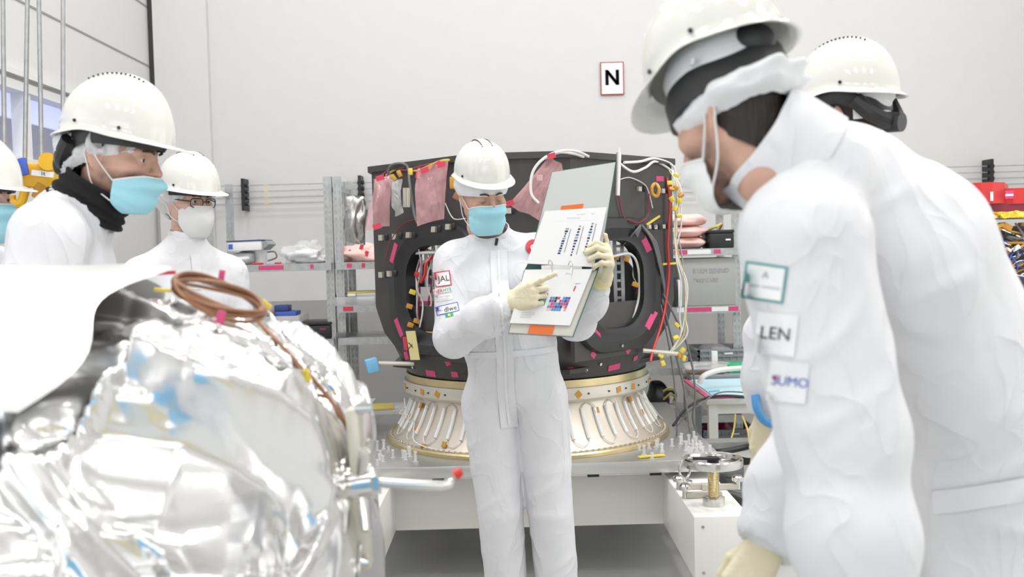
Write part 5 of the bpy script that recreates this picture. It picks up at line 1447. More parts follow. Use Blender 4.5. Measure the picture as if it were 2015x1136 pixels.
# ---------------------------------------------------------------- centre: man holding the binder
D = 3.55
root = thing('person', (P(1010, 745, D).x, D, 0), 'person in white coverall and helmet holding up the open binder and pointing at it', 'person')
H, Rm = headframe(P(950, 390, 3.50), 22, 14, -4)
hg = head_geo(True, .25)
J = dict(neck=P(970, 476, 3.56), ntop=P(964, 444, 3.52), uchest=P(982, 520, 3.56), chest=P(985, 575, 3.55), waist=P(1003, 682, 3.56), pelvis=P(1012, 748, 3.57),
         shR=P(899, 520, 3.53), shL=P(1073, 503, 3.60), elR=P(893, 664, 3.42), wrR=P(994, 600, 3.18), elL=P(1133, 632, 3.50), wrL=P(1170, 570, 3.32),
         hipR=P(962, 790, 3.57), hipL=P(1064, 785, 3.57), knR=P(985, 1010, 3.54), knL=P(1084, 1010, 3.54), anR=P(1003, 1255, 3.60), anL=P(1103, 1255, 3.60))
J['toR'] = J['anR'] + Vector((-.03, -.17, -.05)); J['toL'] = J['anL'] + Vector((.03, -.17, -.05))
J['anR'].z = J['anL'].z = .10; J['toR'].z = J['toL'].z = .045
cov, bv = build_person(root, J, None, h=.0062, fold=.0065, chest_w=1.36, hd=(H, *hg), seed=3, belly=1.03, sleeve=1.03, legr=.92)
face_bits(H, Rm, root, True)
helmet(H, root, pitch=0, band='whitecloth', knob=False, s=.875, off=(0, .006, .034))
cloth_band(H, root, 'whitecloth', 'liner_band', .090, .024, .002, .007, .001, 3, freq=2, ex=.011)
mask(H, root, 'bluemask', dz=-.005)
hair_cap(H, root, 'brow', zlow=-.06, e=.003)
strip(bv, 'placket', 'suitseam', root, [(981, 492), (984, 560), (990, 640), (994, 700), (996, 770), (1003, 842)], 34, off=.0035)
strip(bv, 'zip', 'whitemask', root, [(981, 492), (984, 560), (990, 640), (994, 700), (996, 770), (1002, 836)], 5, off=.0055)
MB().box(P(977, 476, 3.475), (.010, .006, .026), (0, R(12), 0), bev=.002).build('zip_pull', 'black', root)
strip(bv, 'waist_band', 'suitseam', root, [(912, 700), (960, 700), (1010, 697), (1060, 692), (1104, 684)], 12, off=.003)
patch(bv, root, 871, 549, 32, 30, -8, border='inkred', texts=[('JAL', 2, 0, 12, 'ink')], bw=2)
patch(bv, root, 871, 572, 38, 9, -10, texts=[('NER', -9, 0, 7, 'inkred'), ('HYE', 9, 0, 7, 'inkgreen')])
patch(bv, root, 873, 586, 34, 12, -9, texts=[('Quantum Flagship', 0, 2.5, 2.8, 'inkgrey'), ('Cooperation', 0, -2.5, 2.8, 'inkgrey')])
patch(bv, root, 880, 608, 46, 18, -13, border='inkblue', texts=[('dlwe', 6, -1, 10, 'ink'), ('~', -14, 0, 8, 'inkblue')], bw=1.6)
patch(bv, root, 884, 620, 16, 8, -14, base='inkgreen', extra=[(0, 0, 5, 5, 'yellow')])
lg = patch(bv, root, 1050, 486, 1, 1, 0)
bpy.data.objects.remove(lg)
vs = [];
o_ = Vector((0, 0, CAM_Z))
def projp(b, qx, qy, e):
    d = (P(qx, qy, 5) - o_).normalized(); h_ = b.ray_cast(o_, d)
    return (h_[0] if h_[0] is not None else b.find_nearest(P(qx, qy, 3.4))[0]) - d * e
vs = [projp(bv, 1049, 486, .003)] + [projp(bv, 1049 + 15 * math.cos(2 * PI * k / 28), 486 - 15 * math.sin(2 * PI * k / 28), .003) for k in range(28)]
lo_ = make('chest_logo', vs, [(0, 1 + k, 1 + (k + 1) % 28) for k in range(28)], 'inkred', root)
tv, tf = text_mesh('e', 30)
make('logo_letter', [projp(bv, 1049 + v.x * math.cos(.4) - v.y * math.sin(.4), 486 - v.y * math.cos(.4) - v.x * math.sin(.4), .005) for v in tv], tf, 'paper', lo_, smooth=False)
# right hand, pointing along the lower page
tipv = P(1086, 566, 3.09) - P(1004, 596, 3.165)
hand(root, P(1004, 596, 3.165), tipv, (0, -1, .15), (0.1, 0, 1), [(4, 6, 5), (58, 62, 40), (66, 66, 40), (70, 66, 40)],
     [(.022, .026, -.010), (.050, .044, -.030), (.078, .040, -.036), (.100, .032, -.036)], cuff_dir=(P(986, 602, 3.20) - P(1004, 596, 3.165)), cuff_len=.035, cuff_r=.042)
# left hand, gripping the binder's right edge
hand(root, P(1190, 536, 3.26), P(1200, 492, 3.165) - P(1190, 536, 3.26), (1, -.35, 0), (-.15, .35, 1), [(52, 62, 40), (56, 62, 42), (60, 62, 42), (64, 62, 40)],
     [(.025, .020, -.004), (.055, .040, .004), (.085, .055, .004), (.108, .060, .0)], cuff_dir=(P(1172, 566, 3.33) - P(1190, 536, 3.26)), cuff_len=.05, cuff_r=.038, scale=1.06)

# ---------------------------------------------------------------- the ring binder
bn = thing('ring_binder', P(1095, 530, 3.17), 'open ring binder with white pages and orange labels held up by the man', 'binder')
def quadmap(tl, tr, br, bl):
    TL, TR, BR, BL = tl, tr, br, bl; n = ((TR - TL).cross(BL - TL)).normalized()
    if n.y > 0: n = -n
    def f(u, v, e=0.0): return (TL * (1 - u) + TR * u) * (1 - v) + (BL * (1 - u) + BR * u) * v + n * e
    return f
def slab(f, u0, u1, v0, v1, e0, e1, name, m, parent, seg=1):
    vs = [f(u, v, e) for e in (e0, e1) for v in (v0, v1) for u in (u0, u1)]
    fs = [(0, 2, 3, 1), (4, 5, 7, 6), (0, 1, 5, 4), (2, 6, 7, 3), (0, 4, 6, 2), (1, 3, 7, 5)]
    return make(name, vs, fs, m, parent, smooth=False)
dU, dM, dL = 3.20, 3.185, 3.15
up = quadmap(P(1086, 338, dU), P(1213, 318, dU + .02), P(1183, 512, dM + .012), P(1040, 517, dM))
lw = quadmap(P(1030, 536, dM), P(1178, 532, dM + .012), P(1128, 664, dL), P(1000, 657, dL))
def edge_board(f, name):
    a = slab(f, -.0, 1.0, 0, 1, -.004, -.0005, name, 'coveredge', bn)
    slab(f, .006, .985, .006, .994, -.0005, .0006, 'cover_lining', 'cover', a); return a
edge_board(up, 'upper_cover'); edge_board(lw, 'lower_cover')
slab(quadmap(P(1040, 517, dM), P(1183, 512, dM + .012), P(1178, 532, dM + .012), P(1030, 536, dM)), 0, 1, 0, 1, -.006, -.003, 'spine', 'coveredge', bn)
# page stacks
pu = quadmap(P(1072, 416, dU - .012), P(1194, 408, dU + .0), P(1168, 526, dM - .014), P(1036, 519, dM - .022))
a = slab(pu, 0, 1, 0, 1, 0, .004, 'upper_pages', 'paper', bn)
pl = quadmap(P(1033, 531, dM - .022), P(1166, 530, dM - .014), P(1121, 641, dL - .012), P(1003, 636, dL - .016))
slab(lw, .01, .96, .04, .985, .001, .014, 'page_block', 'cream', bn)
b = slab(pl, 0, 1, 0, 1, 0, .003, 'lower_pages', 'paper', bn)
slab(up, .275, .60, .40, .47, .002, .0045, 'orange_label', 'orange', bn)
slab(lw, .29, .66, .855, .99, .0135, .0175, 'orange_label', 'orange', bn)
def print_(f, e, s_, u, v, size, ink, par, rot=0, sx=1.0):
    vs, fs = text_mesh(s_, size); c, sn = math.cos(R(rot)), math.sin(R(rot)); du = (f(1, .5) - f(0, .5)).length; dv = (f(.5, 1) - f(.5, 0)).length
    make('print', [f(u + (v_.x * sx * c - v_.y * sn) / du, v - (v_.x * sx * sn + v_.y * c) / dv, e) for v_ in vs], fs, ink, par, smooth=False)
def line_(f, e, u0, v0, u1, v1, th, ink, par, nm='rule'):
    slab(f, min(u0, u1) - th / 2, max(u0, u1) + th / 2, min(v0, v1) - th / 2, max(v0, v1) + th / 2, e, e + .0002, nm, ink, par)
print_(pu, .0046, 'Technical note', .50, .16, .006, 'inkgrey', a, sx=1.2); print_(pu, .0046, 'Test protocol', .60, .10, .005, 'inkgrey', a)
print_(pu, .0046, 'Issue 1', .80, .10, .005, 'inkgrey', a); line_(pu, .0043, .2, .20, .88, .205, .004, 'whitebox', a)
rng_ = random.Random(2)
for i, (u, v0, v1) in enumerate(((.45, .34, .82), (.64, .30, .85), (.83, .26, .80))):
    for k in range(11):
        v = v0 + (v1 - v0) * k / 11; w_ = rng_.uniform(.018, .05)
        ink = 'inkgrey' if k in (0, 4) else ('ink' if k % 3 else 'inkblue')
        line_(pu, .0043, u - w_ / 2 - .02 * (k / 11), v, u + w_ / 2 - .02 * (k / 11), v + .028, .004, ink, a, 'figure_bar')
    line_(pu, .0043, u + .055, v0 + .02, u + .06, v1 - .05, .010, 'inkgrey', a, 'figure_axis')
print_(pl, .0036, 'Technical note', .42, .12, .006, 'inkgrey', b, sx=1.2); print_(pl, .0036, 'Figures', .66, .08, .005, 'inkgrey', b)
print_(pl, .0036, 'Legend', .86, .26, .006, 'teal', b); line_(pl, .0033, .84, .31, .85, .39, .012, 'inkred', b)
for r_ in range(5):
    for c_ in range(8):
        slab(pl, .52 + .040 * c_, .557 + .040 * c_, .50 + .052 * r_, .548 + .052 * r_, .0032, .0035, 'picture_cell', rng_.choice(['inkblue', 'bluefoam', 'ink', 'darkblue', 'pinkbag', 'inkblue', 'whitebox', 'magenta', 'blue']), b)
for k in range(4): line_(pl, .0033, .14, .80 + .03 * k, .14 + .22 * (1 if k < 2 else .8), .803 + .03 * k, .003, 'inkgrey', b)
slab(pl, .30, .47, .44, .66, .0032, .0036, 'green_figure', 'teal', b)
for u in (.32, .62):
    c0 = pu(u, .985, .004); c1 = pl(u + .02, .03, .004)
    MB().tube(spline([c0 + Vector((0, .012, 0)), c0 + Vector((0, -.006, .002)), c0 + Vector((.003, -.028, .012)), (c0 + c1) / 2 + Vector((.012, -.040, .014)), c1 + Vector((.014, -.024, .0)), c1 + Vector((.012, -.002, -.012)), c1 + Vector((.008, .012, -.010))], 6), .0016, 8).build('ring', 'steel', bn)
MB().box((c0 + c1) / 2 + Vector((-.02, .018, 0)), (.13, .012, .02)).build('ring_mechanism', 'steel', bn)

# ---------------------------------------------------------------- left man with the blue mask below his nose
D = 2.50
F = Vector((1, .05, 0)).normalized(); S = Vector((0, 0, 1)).cross(F)
H, Rm = headframe(P(226, 314, D), 84, 12, 0, 1.03)
hg = head_geo(False, 1.0, 1.02)
nb = P(148, 428, D)
root = thing('person', (P(60, 900, D).x, D, 0), 'person with blue mask pulled below the nose, black neck warmer and translucent hair net', 'person')
ch = P(120, 545, D)
J = dict(neck=nb, ntop=P(190, 380, D), uchest=P(132, 462, D), chest=ch, waist=P(95, 740, D), pelvis=Vector((P(75, 860, D).x, D, .98)),
         shR=P(95, 470, D - .18), shL=P(130, 480, D + .19), elR=P(50, 690, D - .26), elL=P(120, 690, D + .27), wrR=P(150, 850, D - .22), wrL=P(190, 820, D + .22))
legs_for(J, F)
cov, bv = build_person(root, J, None, h=.0085, fold=.008, hd=(H, *hg), seed=9, chest_w=1.5, sleeve=1.1, rs=1.06, neck_r=.088, collar_h=.02)
face_bits(H, Rm, root)
helmet(H, root, pitch=-5, s=1.0)
hair_cap(H, root, 'hair', zlow=-.05, e=.002)
mask(H, root, 'bluemask', dz=-.024, dy=-.004, hs=.80)
cloth_band(H, root, 'net', 'hair_net', .055, .016, -.072, .022, .017, 5, a0=.55, freq=6, yoff=.02)
# black neck warmer: a slanted tube around the neck
pts = spline([P(166, 414, D), P(175, 400, D), P(187, 382, D), P(200, 360, D)], 8)
MB().tube(pts, [.100 + .0035 * math.sin(k * .9) - .0006 * k for k in range(len(pts))], 36, cap=False).build('neck_warmer', 'blackcloth', root)
for q, w_, dx in (('R', J['wrR'], 1), ('L', J['wrL'], 1)):
    d = (w_ - J['el' + q]).normalized()
    hand(root, w_ + d * .02, d, S * (-1 if q == 'R' else 1), F, [(20, 25, 15)] * 4, [(.022, .026, -.010), (.050, .044, -.022), (.078, .046, -.030), (.098, .044, -.034)], cuff_len=.05)

# ---------------------------------------------------------------- second left man with respirator and glasses
D = 3.8
yaw = 52; F = Vector((math.sin(R(35)), -math.cos(R(35)), 0)); S = Vector((0, 0, 1)).cross(F)
H, Rm = headframe(P(371, 400, D), 52, 6, 0)
hg = head_geo(False, 0.0)
root = thing('person', (P(370, 900, D).x, D, 0), 'person with white respirator, glasses and hair net, standing behind the foil drum', 'person')
J = dict(neck=P(366, 484, D), ntop=P(369, 455, D), uchest=P(366, 530, D), chest=P(366, 585, D), waist=P(368, 700, D), pelvis=Vector((P(368, 760, D).x, D, .98)))
J['shR'] = P(366, 545, D) - S * .165; J['shL'] = P(366, 545, D) + S * .165
J['elR'] = J['shR'] + Vector((-.05, 0, -.30)); J['elL'] = J['shL'] + Vector((.05, .0, -.30)); J['wrR'] = J['elR'] + F * .12 + Vector((.03, 0, -.22)); J['wrL'] = J['elL'] + F * .12 + Vector((-.03, 0, -.22))
legs_for(J, F)
cov, bv = build_person(root, J, None, h=.0085, fold=.006, hd=(H, *hg), seed=21, skin='skin_pale', neck_r=.060, collar_h=.05, rs=.98)
face_bits(H, Rm, root)
helmet(H, root, pitch=-2, knob=False)
mask(H, root, 'whitemask', 'ffp', dz=-.008, dy=-.004)
cloth_band(H, root, 'net', 'hair_net', .070, .018, -.078, .040, .018, 15, a0=.55, freq=7, yoff=.01)
hair_cap(H, root, 'brow', zlow=-.05, e=.002)
gl = None
for q in (-1, 1):
    lp = [H(Vector((x, -.108 + .012 * (abs(x) / .06) ** 2, z))) for x, z in rrect(.050, .034, .012, 4, q * .032, .006)]
    g_ = MB().tube(lp, .0018, 6, closed=True).build('glasses', 'black', root) if gl is None else MB().tube(lp, .0018, 6, closed=True).build('rim', 'black', gl)
    gl = gl or g_
    MB().tube([H((q * .056, -.098, .012)), H((q * .073, -.06, .014)), H((q * .079, .012, .016))], .0022, 6).build('temple', 'black', gl)
MB().tube([H((-.008, -.111, .010)), H((0, -.113, .012)), H((.008, -.111, .010))], .0018, 6).build('bridge', 'black', gl)
strip(bv, 'placket', 'suitseam', root, [(384, 500), (386, 520), (388, 545), (388, 570)], 18, off=.003)
for q in 'RL':
    d = (J['wr' + q] - J['el' + q]).normalized()
    hand(root, J['wr' + q] + d * .02, d, S * (-1 if q == 'R' else 1), F, [(20, 25, 15)] * 4, [(.022, .026, -.010), (.050, .044, -.022), (.078, .046, -.030), (.098, .044, -.034)], cuff_len=.05)

# ---------------------------------------------------------------- man at the left picture edge
D = 2.85
F = Vector((1, -.1, 0)).normalized(); S = Vector((0, 0, 1)).cross(F)
H, Rm = headframe(P(-48, 398, D), 76, 4, 0)
root = thing('person', (P(-70, 900, D).x, D, 0), 'person in blue mask and helmet, cut off at the far left, below the crane hook', 'person')
J = dict(neck=P(-72, 500, D), ntop=P(-62, 470, D), uchest=P(-80, 535, D), chest=P(-85, 600, D), waist=P(-90, 740, D), pelvis=Vector((P(-95, 800, D).x, D, .98)))
J['shR'] = P(-85, 540, D) - S * .18; J['shL'] = P(-80, 540, D) + S * .18
J['elR'] = J['shR'] + Vector((-.02, 0, -.30)); J['elL'] = J['shL'] + Vector((-.02, .0, -.30)); J['wrR'] = J['elR'] + F * .10 + Vector((0, 0, -.22)); J['wrL'] = J['elL'] + F * .10 + Vector((0, 0, -.22))
legs_for(J, F)
build_person(root, J, None, h=.010, fold=.006, hd=(H, *hg), seed=31, skin='skin_pale')
face_bits(H, Rm, root)
helmet(H, root, pitch=-2)
mask(H, root, 'bluemask')
for q in 'RL':
    d = (J['wr' + q] - J['el' + q]).normalized()
    hand(root, J['wr' + q] + d * .02, d, S * (-1 if q == 'R' else 1), F, [(20, 25, 15)] * 4, [(.022, .026, -.010), (.050, .044, -.022), (.078, .046, -.030), (.098, .044, -.034)], cuff_len=.05)

# ---------------------------------------------------------------- right rear man (helmet seen above the near man's back)
D = 2.55
F = Vector((-.80, .60, 0)).normalized(); S = Vector((0, 0, 1)).cross(F)
H, Rm = headframe(P(1668, 236, D), -140, 6, 0, 1.0)
root = thing('person', (P(1690, 900, D).x, D, 0), 'person in helmet with black rear knob, mostly hidden behind the bending man', 'person')
J = dict(neck=P(1700, 320, D), ntop=P(1688, 280, D), uchest=P(1705, 370, D), chest=P(1710, 440, D), waist=P(1715, 620, D), pelvis=Vector((P(1720, 800, D).x, D, .98)))
J['shL'] = P(1700, 375, D) + S * .185; J['shR'] = P(1705, 375, D) - S * .185
J['elL'] = P(1520, 660, D - .12); J['wrL'] = P(1512, 800, D - .12); J['elR'] = J['shR'] + Vector((.0, 0, -.30)); J['wrR'] = J['elR'] + F * .14 + Vector((0, 0, -.2))
legs_for(J, F)
cov, bv = build_person(root, J, None, h=.009, fold=.007, hd=(H, *hg), seed=41, sleeve=.98)
face_bits(H, Rm, root)
helmet(H, root, pitch=-4, liner=True)
hair_cap(H, root, 'hair')
cloth_band(H, root, 'whitecloth', 'liner_band', .080, .045, .018, .010, .003, 8, a0=.6, freq=3)
d = (J['wrL'] - J['elL']).normalized()
MB().tube(spline([P(1486, 778, D - .17), P(1490, 806, D - .18), P(1506, 830, D - .18), P(1532, 838, D - .17)], 6), .010, 10).build('sleeve_band', 'blue', root)
for q in 'RL':
    d = (J['wr' + q] - J['el' + q]).normalized()
    hand(root, J['wr' + q] + d * .02, d, S * (-1 if q == 'R' else 1), F, [(20, 25, 15)] * 4, [(.022, .026, -.010), (.050, .044, -.022), (.078, .046, -.030), (.098, .044, -.034)], cuff_len=.05)

# ---------------------------------------------------------------- near right man bending forward
F = Vector((math.sin(R(-105)), -math.cos(R(-105)), 0)); S = Vector((0, 0, 1)).cross(F)
H, Rm = headframe(P(1440, 240, 1.62), -142, 23, 0, .95)
hg = head_geo(False, 1.0)
root = thing('person', (P(1930, 1050, 1.75).x, 1.75, 0), 'person bending forward in the right foreground, back turned, dark hair under a white cloth band', 'person')
J = dict(neck=P(1574, 332, 1.61), ntop=P(1519, 296, 1.612), uchest=P(1665, 362, 1.72), chest=P(1790, 490, 1.75), waist=P(1905, 760, 1.78), pelvis=P(1950, 1040, 1.80),
         shL=P(1580, 475, 1.52), shR=P(1650, 350, 1.92), elL=P(1655, 860, 1.47), wrL=P(1690, 1180, 1.42), elR=P(1630, 830, 1.95), wrR=P(1522, 1042, 1.86))
legs_for(J, F)
cov, bv = build_person(root, J, None, h=.0075, fold=.009, hd=(H, *hg), seed=55, chest_w=1.42, sleeve=1.22, rs=1.12, neck_r=.092, collar_h=.085)
face_bits(H, Rm, root)
helmet(H, root, pitch=1, cradle=True, off=(0, .010, .048), s=1.0)
hair_cap(H, root, 'hair', zlow=-.105, e=.006)
mask(H, root, 'whitemask', dz=-.034, dy=.004, hs=.85)
cloth_band(H, root, 'whitecloth', 'liner_band', .048, -.008, -.006, .026, .005, 18, freq=3, yoff=.01)
strip(bv, 'waist_band', 'suitseam', root, [(1835, 990), (1890, 984), (1950, 975), (2030, 962)], 46, off=.004)
patch(bv, root, 1504, 556, 84, 74, 8, border='teal', bw=5, texts=[('A', 0, 14, 14, 'inkgrey'), ('space research', 0, -8, 8, 'inkgrey')])
patch(bv, root, 1527, 658, 80, 82, 6, texts=[('LEN', -2, 0, 26, 'ink')])
patch(bv, root, 1550, 752, 78, 80, 6, texts=[('SUMO', 4, 0, 20, 'inkblue')], extra=[(-26, 6, 8, 8, 'inkred')])
d = (J['wrR'] - J['elR']).normalized()
hand(root, J['wrR'] + d * .03, d, (-.3, -.9, .2), F, [(25, 30, 20)] * 4, [(.022, .026, -.010), (.050, .044, -.022), (.078, .046, -.030), (.098, .044, -.034)], cuff_len=.075, cuff_r=.050, scale=1.08, cuff_dir=-d)
d = (J['wrL'] - J['elL']).normalized()
hand(root, J['wrL'] + d * .03, d, S, F, [(25, 30, 20)] * 4, [(.022, .026, -.010), (.050, .044, -.022), (.078, .046, -.030), (.098, .044, -.034)], cuff_len=.06)
# ================================================================ FOIL WRAPPED DRUM IN THE FOREGROUND
FX, FY, FZ = -0.258, 1.68, 0.90
def foil_r(s_):
    """radius along the axis, s_ = distance from the right end cap in metres"""
    pr = [(0, .13), (.004, .20), (.02, .285), (.045, .335), (.09, .400), (.14, .445), (.21, .490), (.30, .522), (.42, .540), (.7, .548), (1.6, .55)]
    for (a, ra), (b, rb) in zip(pr, pr[1:]):
        if s_ <= b: return ra + (rb - ra) * (s_ - a) / (b - a)
    return pr[-1][1]
t = thing('foil_drum', (FX - .7, FY, FZ - .57), 'large drum wrapped in crumpled silver foil blanket in the left foreground', 'satellite module')
NS, NA = 300, 420
ss = np.concatenate([np.linspace(0, .3, 130), np.linspace(.305, 1.55, 170)]); aa = np.linspace(0, 2 * np.pi, NA, endpoint=False)
rad = np.array([foil_r(x) for x in ss]); k_ = np.ones(7) / 7; rad = np.convolve(np.pad(rad, 3, mode='edge'), k_, 'valid')
Sg, Ag = np.meshgrid(ss, aa, indexing='ij'); Rg = rad[:, None] * np.ones_like(Ag)
Xg = FX - Sg; Yg = FY - Rg * np.sin(Ag) * .98; Zg = FZ + Rg * np.cos(Ag)
f32 = lambda q: q.astype(np.float32)
def cellcrumple(X_, Y_, Z_, n, seed, sc, ew=.035):
    """facets: distance to random planes -> sharp creases"""
    out = np.zeros_like(X_)
    rs_ = np.random.RandomState(seed); pts = rs_.rand(n, 3) * np.array([1.7, 1.3, 1.3]) + np.array([FX - 1.6, FY - .65, FZ - .65])
    nr = rs_.randn(n, 3); nr /= np.linalg.norm(nr, axis=1)[:, None]
    # warp
    wx = vnoise(f32(X_ * 4), f32(Y_ * 4), f32(Z_ * 4)) * .05
    best = np.full(X_.shape, 9.0); second = np.full(X_.shape, 9.0); val = np.zeros_like(X_)
    for i in range(n):
        dx, dy, dz = X_ + wx - pts[i, 0], Y_ - pts[i, 1], Z_ + wx - pts[i, 2]
        d = dx * dx + dy * dy + dz * dz
        pl_ = (dx * nr[i, 0] + dy * nr[i, 1] + dz * nr[i, 2]) * sc
        upd = d < best; second = np.where(upd, best, np.minimum(second, d)); val = np.where(upd, pl_, val); best = np.where(upd, d, best)
    e = np.sqrt(second) - np.sqrt(best)
    return val * np.clip(e / ew, 0, 1) , e
c1, e1 = cellcrumple(Xg, Yg, Zg, 60, 4, .32); c2, e2 = cellcrumple(Xg, Yg, Zg, 520, 8, .26, .016); c3, e3 = cellcrumple(Xg, Yg, Zg, 1500, 12, .22, .012)
big = vnoise(f32(Xg * 3.2 + 5), f32(Yg * 3.2), f32(Zg * 3.2)) * .022
rdg = (1 - np.abs(vnoise(f32(Xg * 9), f32(Yg * 9), f32(Zg * 9))) * 2) * .003
tk = np.clip(Sg / .06, 0.12, 1)
Dp = (c1 + c2 * .8 + c3 * .35 + big + rdg * .8 - .010 * np.exp(-e1 / .008)) * tk
# smooth sheet on the upper left
shf = np.clip((Sg - .30) / .12, 0, 1) * np.clip((np.cos(Ag) - .45) / .15, 0, 1)
Dp = Dp * (1 - .15 * shf) + .006 * shf
Yg = FY - (Rg + Dp) * np.sin(Ag) * .98; Zg = FZ + (Rg + Dp) * np.cos(Ag); Xg = Xg + Dp * np.exp(-Sg / .1) * .6
V = np.stack([Xg, Yg, Zg], -1).reshape(-1, 3)
ii = np.arange(len(ss) - 1)[:, None] * NA; jj = np.arange(NA)[None]
Fq = np.stack([ii + jj, ii + NA + jj, ii + NA + (jj + 1) % NA, ii + (jj + 1) % NA], -1).reshape(-1, 4)[:, ::-1]
M['foil'] = mat('silver_foil', (0.80, 0.795, 0.79), 0.22, 1.0, bump=0.08, bscale=22, detail=2)
fo = make('foil_blanket', V, Fq, 'foil', t)
MB().cyl((FX + .006, FY, FZ), (FX - .03, FY, FZ), .15, n=40).build('end_plate', 'steel', t)
fb = BVHTree.FromPolygons([Vector(v) for v in V], [tuple(int(i) for i in f) for f in Fq])
def fp(px, py, off=.01):
    d = (P(px, py, 5) - o_).normalized(); h_ = fb.ray_cast(o_, d)
    return (h_[0] - d * off) if h_[0] is not None else P(px, py, 1.75)
# stand under the drum
MB().box((FX - .75, FY, .17), (1.1, .5, .34), bev=.01).build('drum_stand', 'white', t)
# grey-white cover sheet draped on top at the left
vs = []; fs = []; n = 40
for i in range(n + 1):
    for j in range(n + 1):
        x = FX - .40 - 1.12 * i / n; a = -.60 + 1.42 * j / n
        nz = float(vnoise(np.float32(x * 5), np.float32(a * 3), np.float32(2.2)))
        r_ = foil_r(FX - x) + .032 + .008 * nz + .003 * math.sin(a * 9 + x * 3); vs.append(Vector((x + .05 * math.sin(a * 4) + .035 * math.sin(a * 11) + .05 * math.sin(a * 2.3 + 1), FY - r_ * math.sin(a), FZ + r_ * math.cos(a))))
for i in range(n):
    for j in range(n): a = i * (n + 1) + j; fs.append((a, a + 1, a + n + 2, a + n + 1))
M['sheet'] = mat('white_film_sheet', (0.80, 0.80, 0.79), 0.33, .65, bump=.35, bscale=9)
make('cover_sheet', vs, fs, 'sheet', t)
# bracket at the right end: rail, hub, rod
bk = 1.60
def bp_(px, py, d=bk): return P(px, py, d)
MB().box((bp_(708, 960).x, bk, (bp_(708, 800).z + bp_(700, 1118).z) / 2), (.022, .045, .262), (0, R(-2.5), 0), bev=.004).build('end_rail', 'ringalu', t)
MB().cyl(bp_(655, 960), bp_(690, 955), .050, n=28).build('end_boss', 'steel', t)
MB().cyl(bp_(690, 952), bp_(735, 946), .030, n=24).build('hub', 'steel', t)
MB().cyl(bp_(722, 948), bp_(748, 946), .022, n=6).build('hub_nut', 'steel', t)
mb = MB()
for k in range(4):
    a = R(45 + 90 * k); c_ = bp_(712, 955); mb.tube([c_, c_ + Vector((.012, math.cos(a) * .06, math.sin(a) * .09))], [.013, .008], 10)
mb.build('star_arm', 'steel', t)
MB().cyl(bp_(700, 805, bk - .03), bp_(732, 803, bk - .03), .008, n=12).build('pin', 'steel', t)
MB().cyl(bp_(690, 1105, bk - .03), bp_(725, 1108, bk - .03), .008, n=12).build('pin', 'steel', t)
MB().tube([bp_(745, 948), bp_(760, 951), bp_(870, 956), bp_(887, 952), bp_(893, 944)], [.007, .0085, .0085, .008, .004], 12).build('locking_rod', 'steel', t)
tag(MB().tube([bp_(896, 936), bp_(908, 927)], [.010, .006], 10).build('red_tag', 'red'), 'small red tag just beyond the tip of the locking rod', 'tag')
for k in range(6):
    a = R(200 + 26 * k); c_ = Vector((FX + .0, FY, FZ))
    pts = [Vector((FX - .06, FY - .30 * math.cos(R(10 * k)), FZ - .10 - .05 * k)), Vector((FX + .01, FY - .22, FZ - .05 - .04 * k)), Vector((FX + .02, FY - .15, FZ - .02 - .02 * k))]
    MB().tube(spline(pts, 5), .006, 8).build('end_cable', 'steel' if k % 2 else 'copper', t)
# brown cable coil on the shoulder of the drum
c0 = (fp(440, 585) + fp(470, 595)) / 2
rr = random.Random(3); cc = thing('cable_coil', fp(440, 600), 'coil of brown cable lying on the shoulder of the foil drum', 'cable coil')
ctr = Vector((P(438, 588, 1.62).x, 1.60, P(438, 588, 1.60).z)); ux = (P(512, 632, 1.58) - P(364, 548, 1.62)); L_ = ux.length / 2; ux.normalize()
vy = Vector((.1, .96, .12)).normalized(); vy = (vy - ux * vy.dot(ux)).normalized(); nn = ux.cross(vy)
for k in range(7):
    pts = []
    for i in range(40):
        a = 2 * PI * i / 40; r1 = L_ * (1 - .035 * rr.random() * 2) - .002 * k; r2 = .075 - .002 * k
        pts.append(ctr + ux * math.cos(a) * (L_ - .003 * k) + vy * math.sin(a + .05 * k) * r2 + nn * (.004 * math.sin(2 * a + k) + .004 * (k % 3)))
    MB().tube(pts, .0033, 8, closed=True).build('cable_loop', 'copper', cc)
MB().tube(spline([fp(300, 541, .02), fp(255, 544, .012), fp(246, 545, .01)], 5), .003, 6).build('tie_end', 'redtape', cc)
def foilstrip(nm, pix, wd, m_, lab, cat):
    return tag(MB().tube(spline([fp(x, y, .006) for x, y in pix], 6), wd, 8).build(nm, m_), lab, cat)
foilstrip('tape_strip', [(245, 543), (290, 539), (345, 536)], .0035, 'redtape', 'red tape strip lying on the cover sheet, left of the brown cable coil', 'tape')
foilstrip('tape_strip', [(304, 570), (330, 572), (362, 571)], .0035, 'yellow', 'yellow tape strip left of the brown cable coil, on the foil', 'tape')
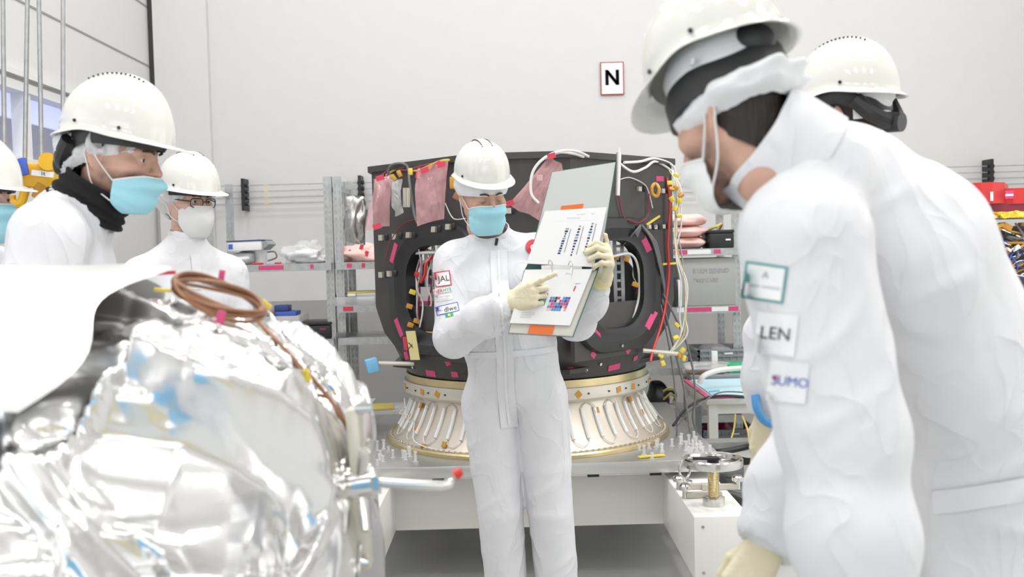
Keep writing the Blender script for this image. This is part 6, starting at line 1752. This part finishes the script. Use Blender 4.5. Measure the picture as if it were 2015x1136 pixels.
for i, (pix, m_, lab) in enumerate((([(500, 622), (540, 665), (585, 715), (605, 740)], 'copper', 'brown cable running from the coil down to the yellow tape'), ([(606, 735), (640, 775), (668, 815), (685, 845)], 'copper', 'brown cable running on from the yellow tape to the drum end'),
                                    ([(425, 640), (480, 675), (560, 720), (600, 735)], 'steel', 'thin silver cable crossing the foil toward the yellow tape'), ([(520, 600), (560, 660), (610, 720), (655, 780), (690, 850)], 'steel', 'thin silver cable along the outer shoulder of the foil drum'))):
    tag(MB().tube(spline([fp(x, y, .006) for x, y in pix], 6), .0035, 8).build('drum_cable', m_), lab, 'cable')
def lump(nm, px, py, w_, h_, ang, m_, lab, cat='tape'):
    return tag(MB().box(fp(px, py, .008), (w_, .006, h_), (0, R(ang), 0), bev=.001).build(nm, m_), lab, cat)
lump('tape_flag', 436, 545, .010, .024, 10, 'magenta', 'pink tape flag standing above the brown cable coil')
lump('tape_flag', 432, 635, .012, .036, 15, 'magenta', 'magenta tape flag hanging below the brown cable coil')
lump('tape_flag', 466, 571, .022, .010, 25, 'yellow', 'yellow tape bit inside the brown cable coil')
lump('tape_flag', 598, 741, .022, .022, -20, 'yellow', 'yellow tape patch holding the brown cable on the foil')
lump('tape_flag', 524, 600, .020, .010, 40, 'yellow', 'small yellow tape bit right of the brown cable coil')
lump('tape_flag', 650, 765, .016, .009, 40, 'blue', 'small blue tape bit near the drum end')
lump('tape_flag', 655, 777, .012, .012, 40, 'kapton', 'amber tape bit near the drum end')

# cabinets added unseen behind the camera to give the foil coloured reflections
def cabinet(name, x, y, w_, d_, h_, m_, lab, cat):
    c_ = thing(name, (x, y, 0), lab, cat)
    MB().box((x, y, h_ / 2 + .03), (w_, d_, h_ - .06), bev=.008).build('cabinet_body', m_, c_)
    MB().box((x - w_ / 4, y + d_ / 2 + .006, h_ / 2 + .03), (w_ / 2 - .02, .012, h_ - .14), bev=.003).build('door', m_, c_)
    MB().box((x + w_ / 4, y + d_ / 2 + .006, h_ / 2 + .03), (w_ / 2 - .02, .012, h_ - .14), bev=.003).build('door', m_, c_)
cabinet('reflection_cabinet', -.78, -.60, .85, .4, 1.40, 'bluefoam', 'light blue cabinet added behind the camera to put blue into the foil reflections', 'cabinet')
cabinet('reflection_cabinet', .9, -1.5, .5, .4, 1.0, 'paleyellow', 'pale yellow cabinet added behind the camera to warm the foil reflections', 'cabinet')
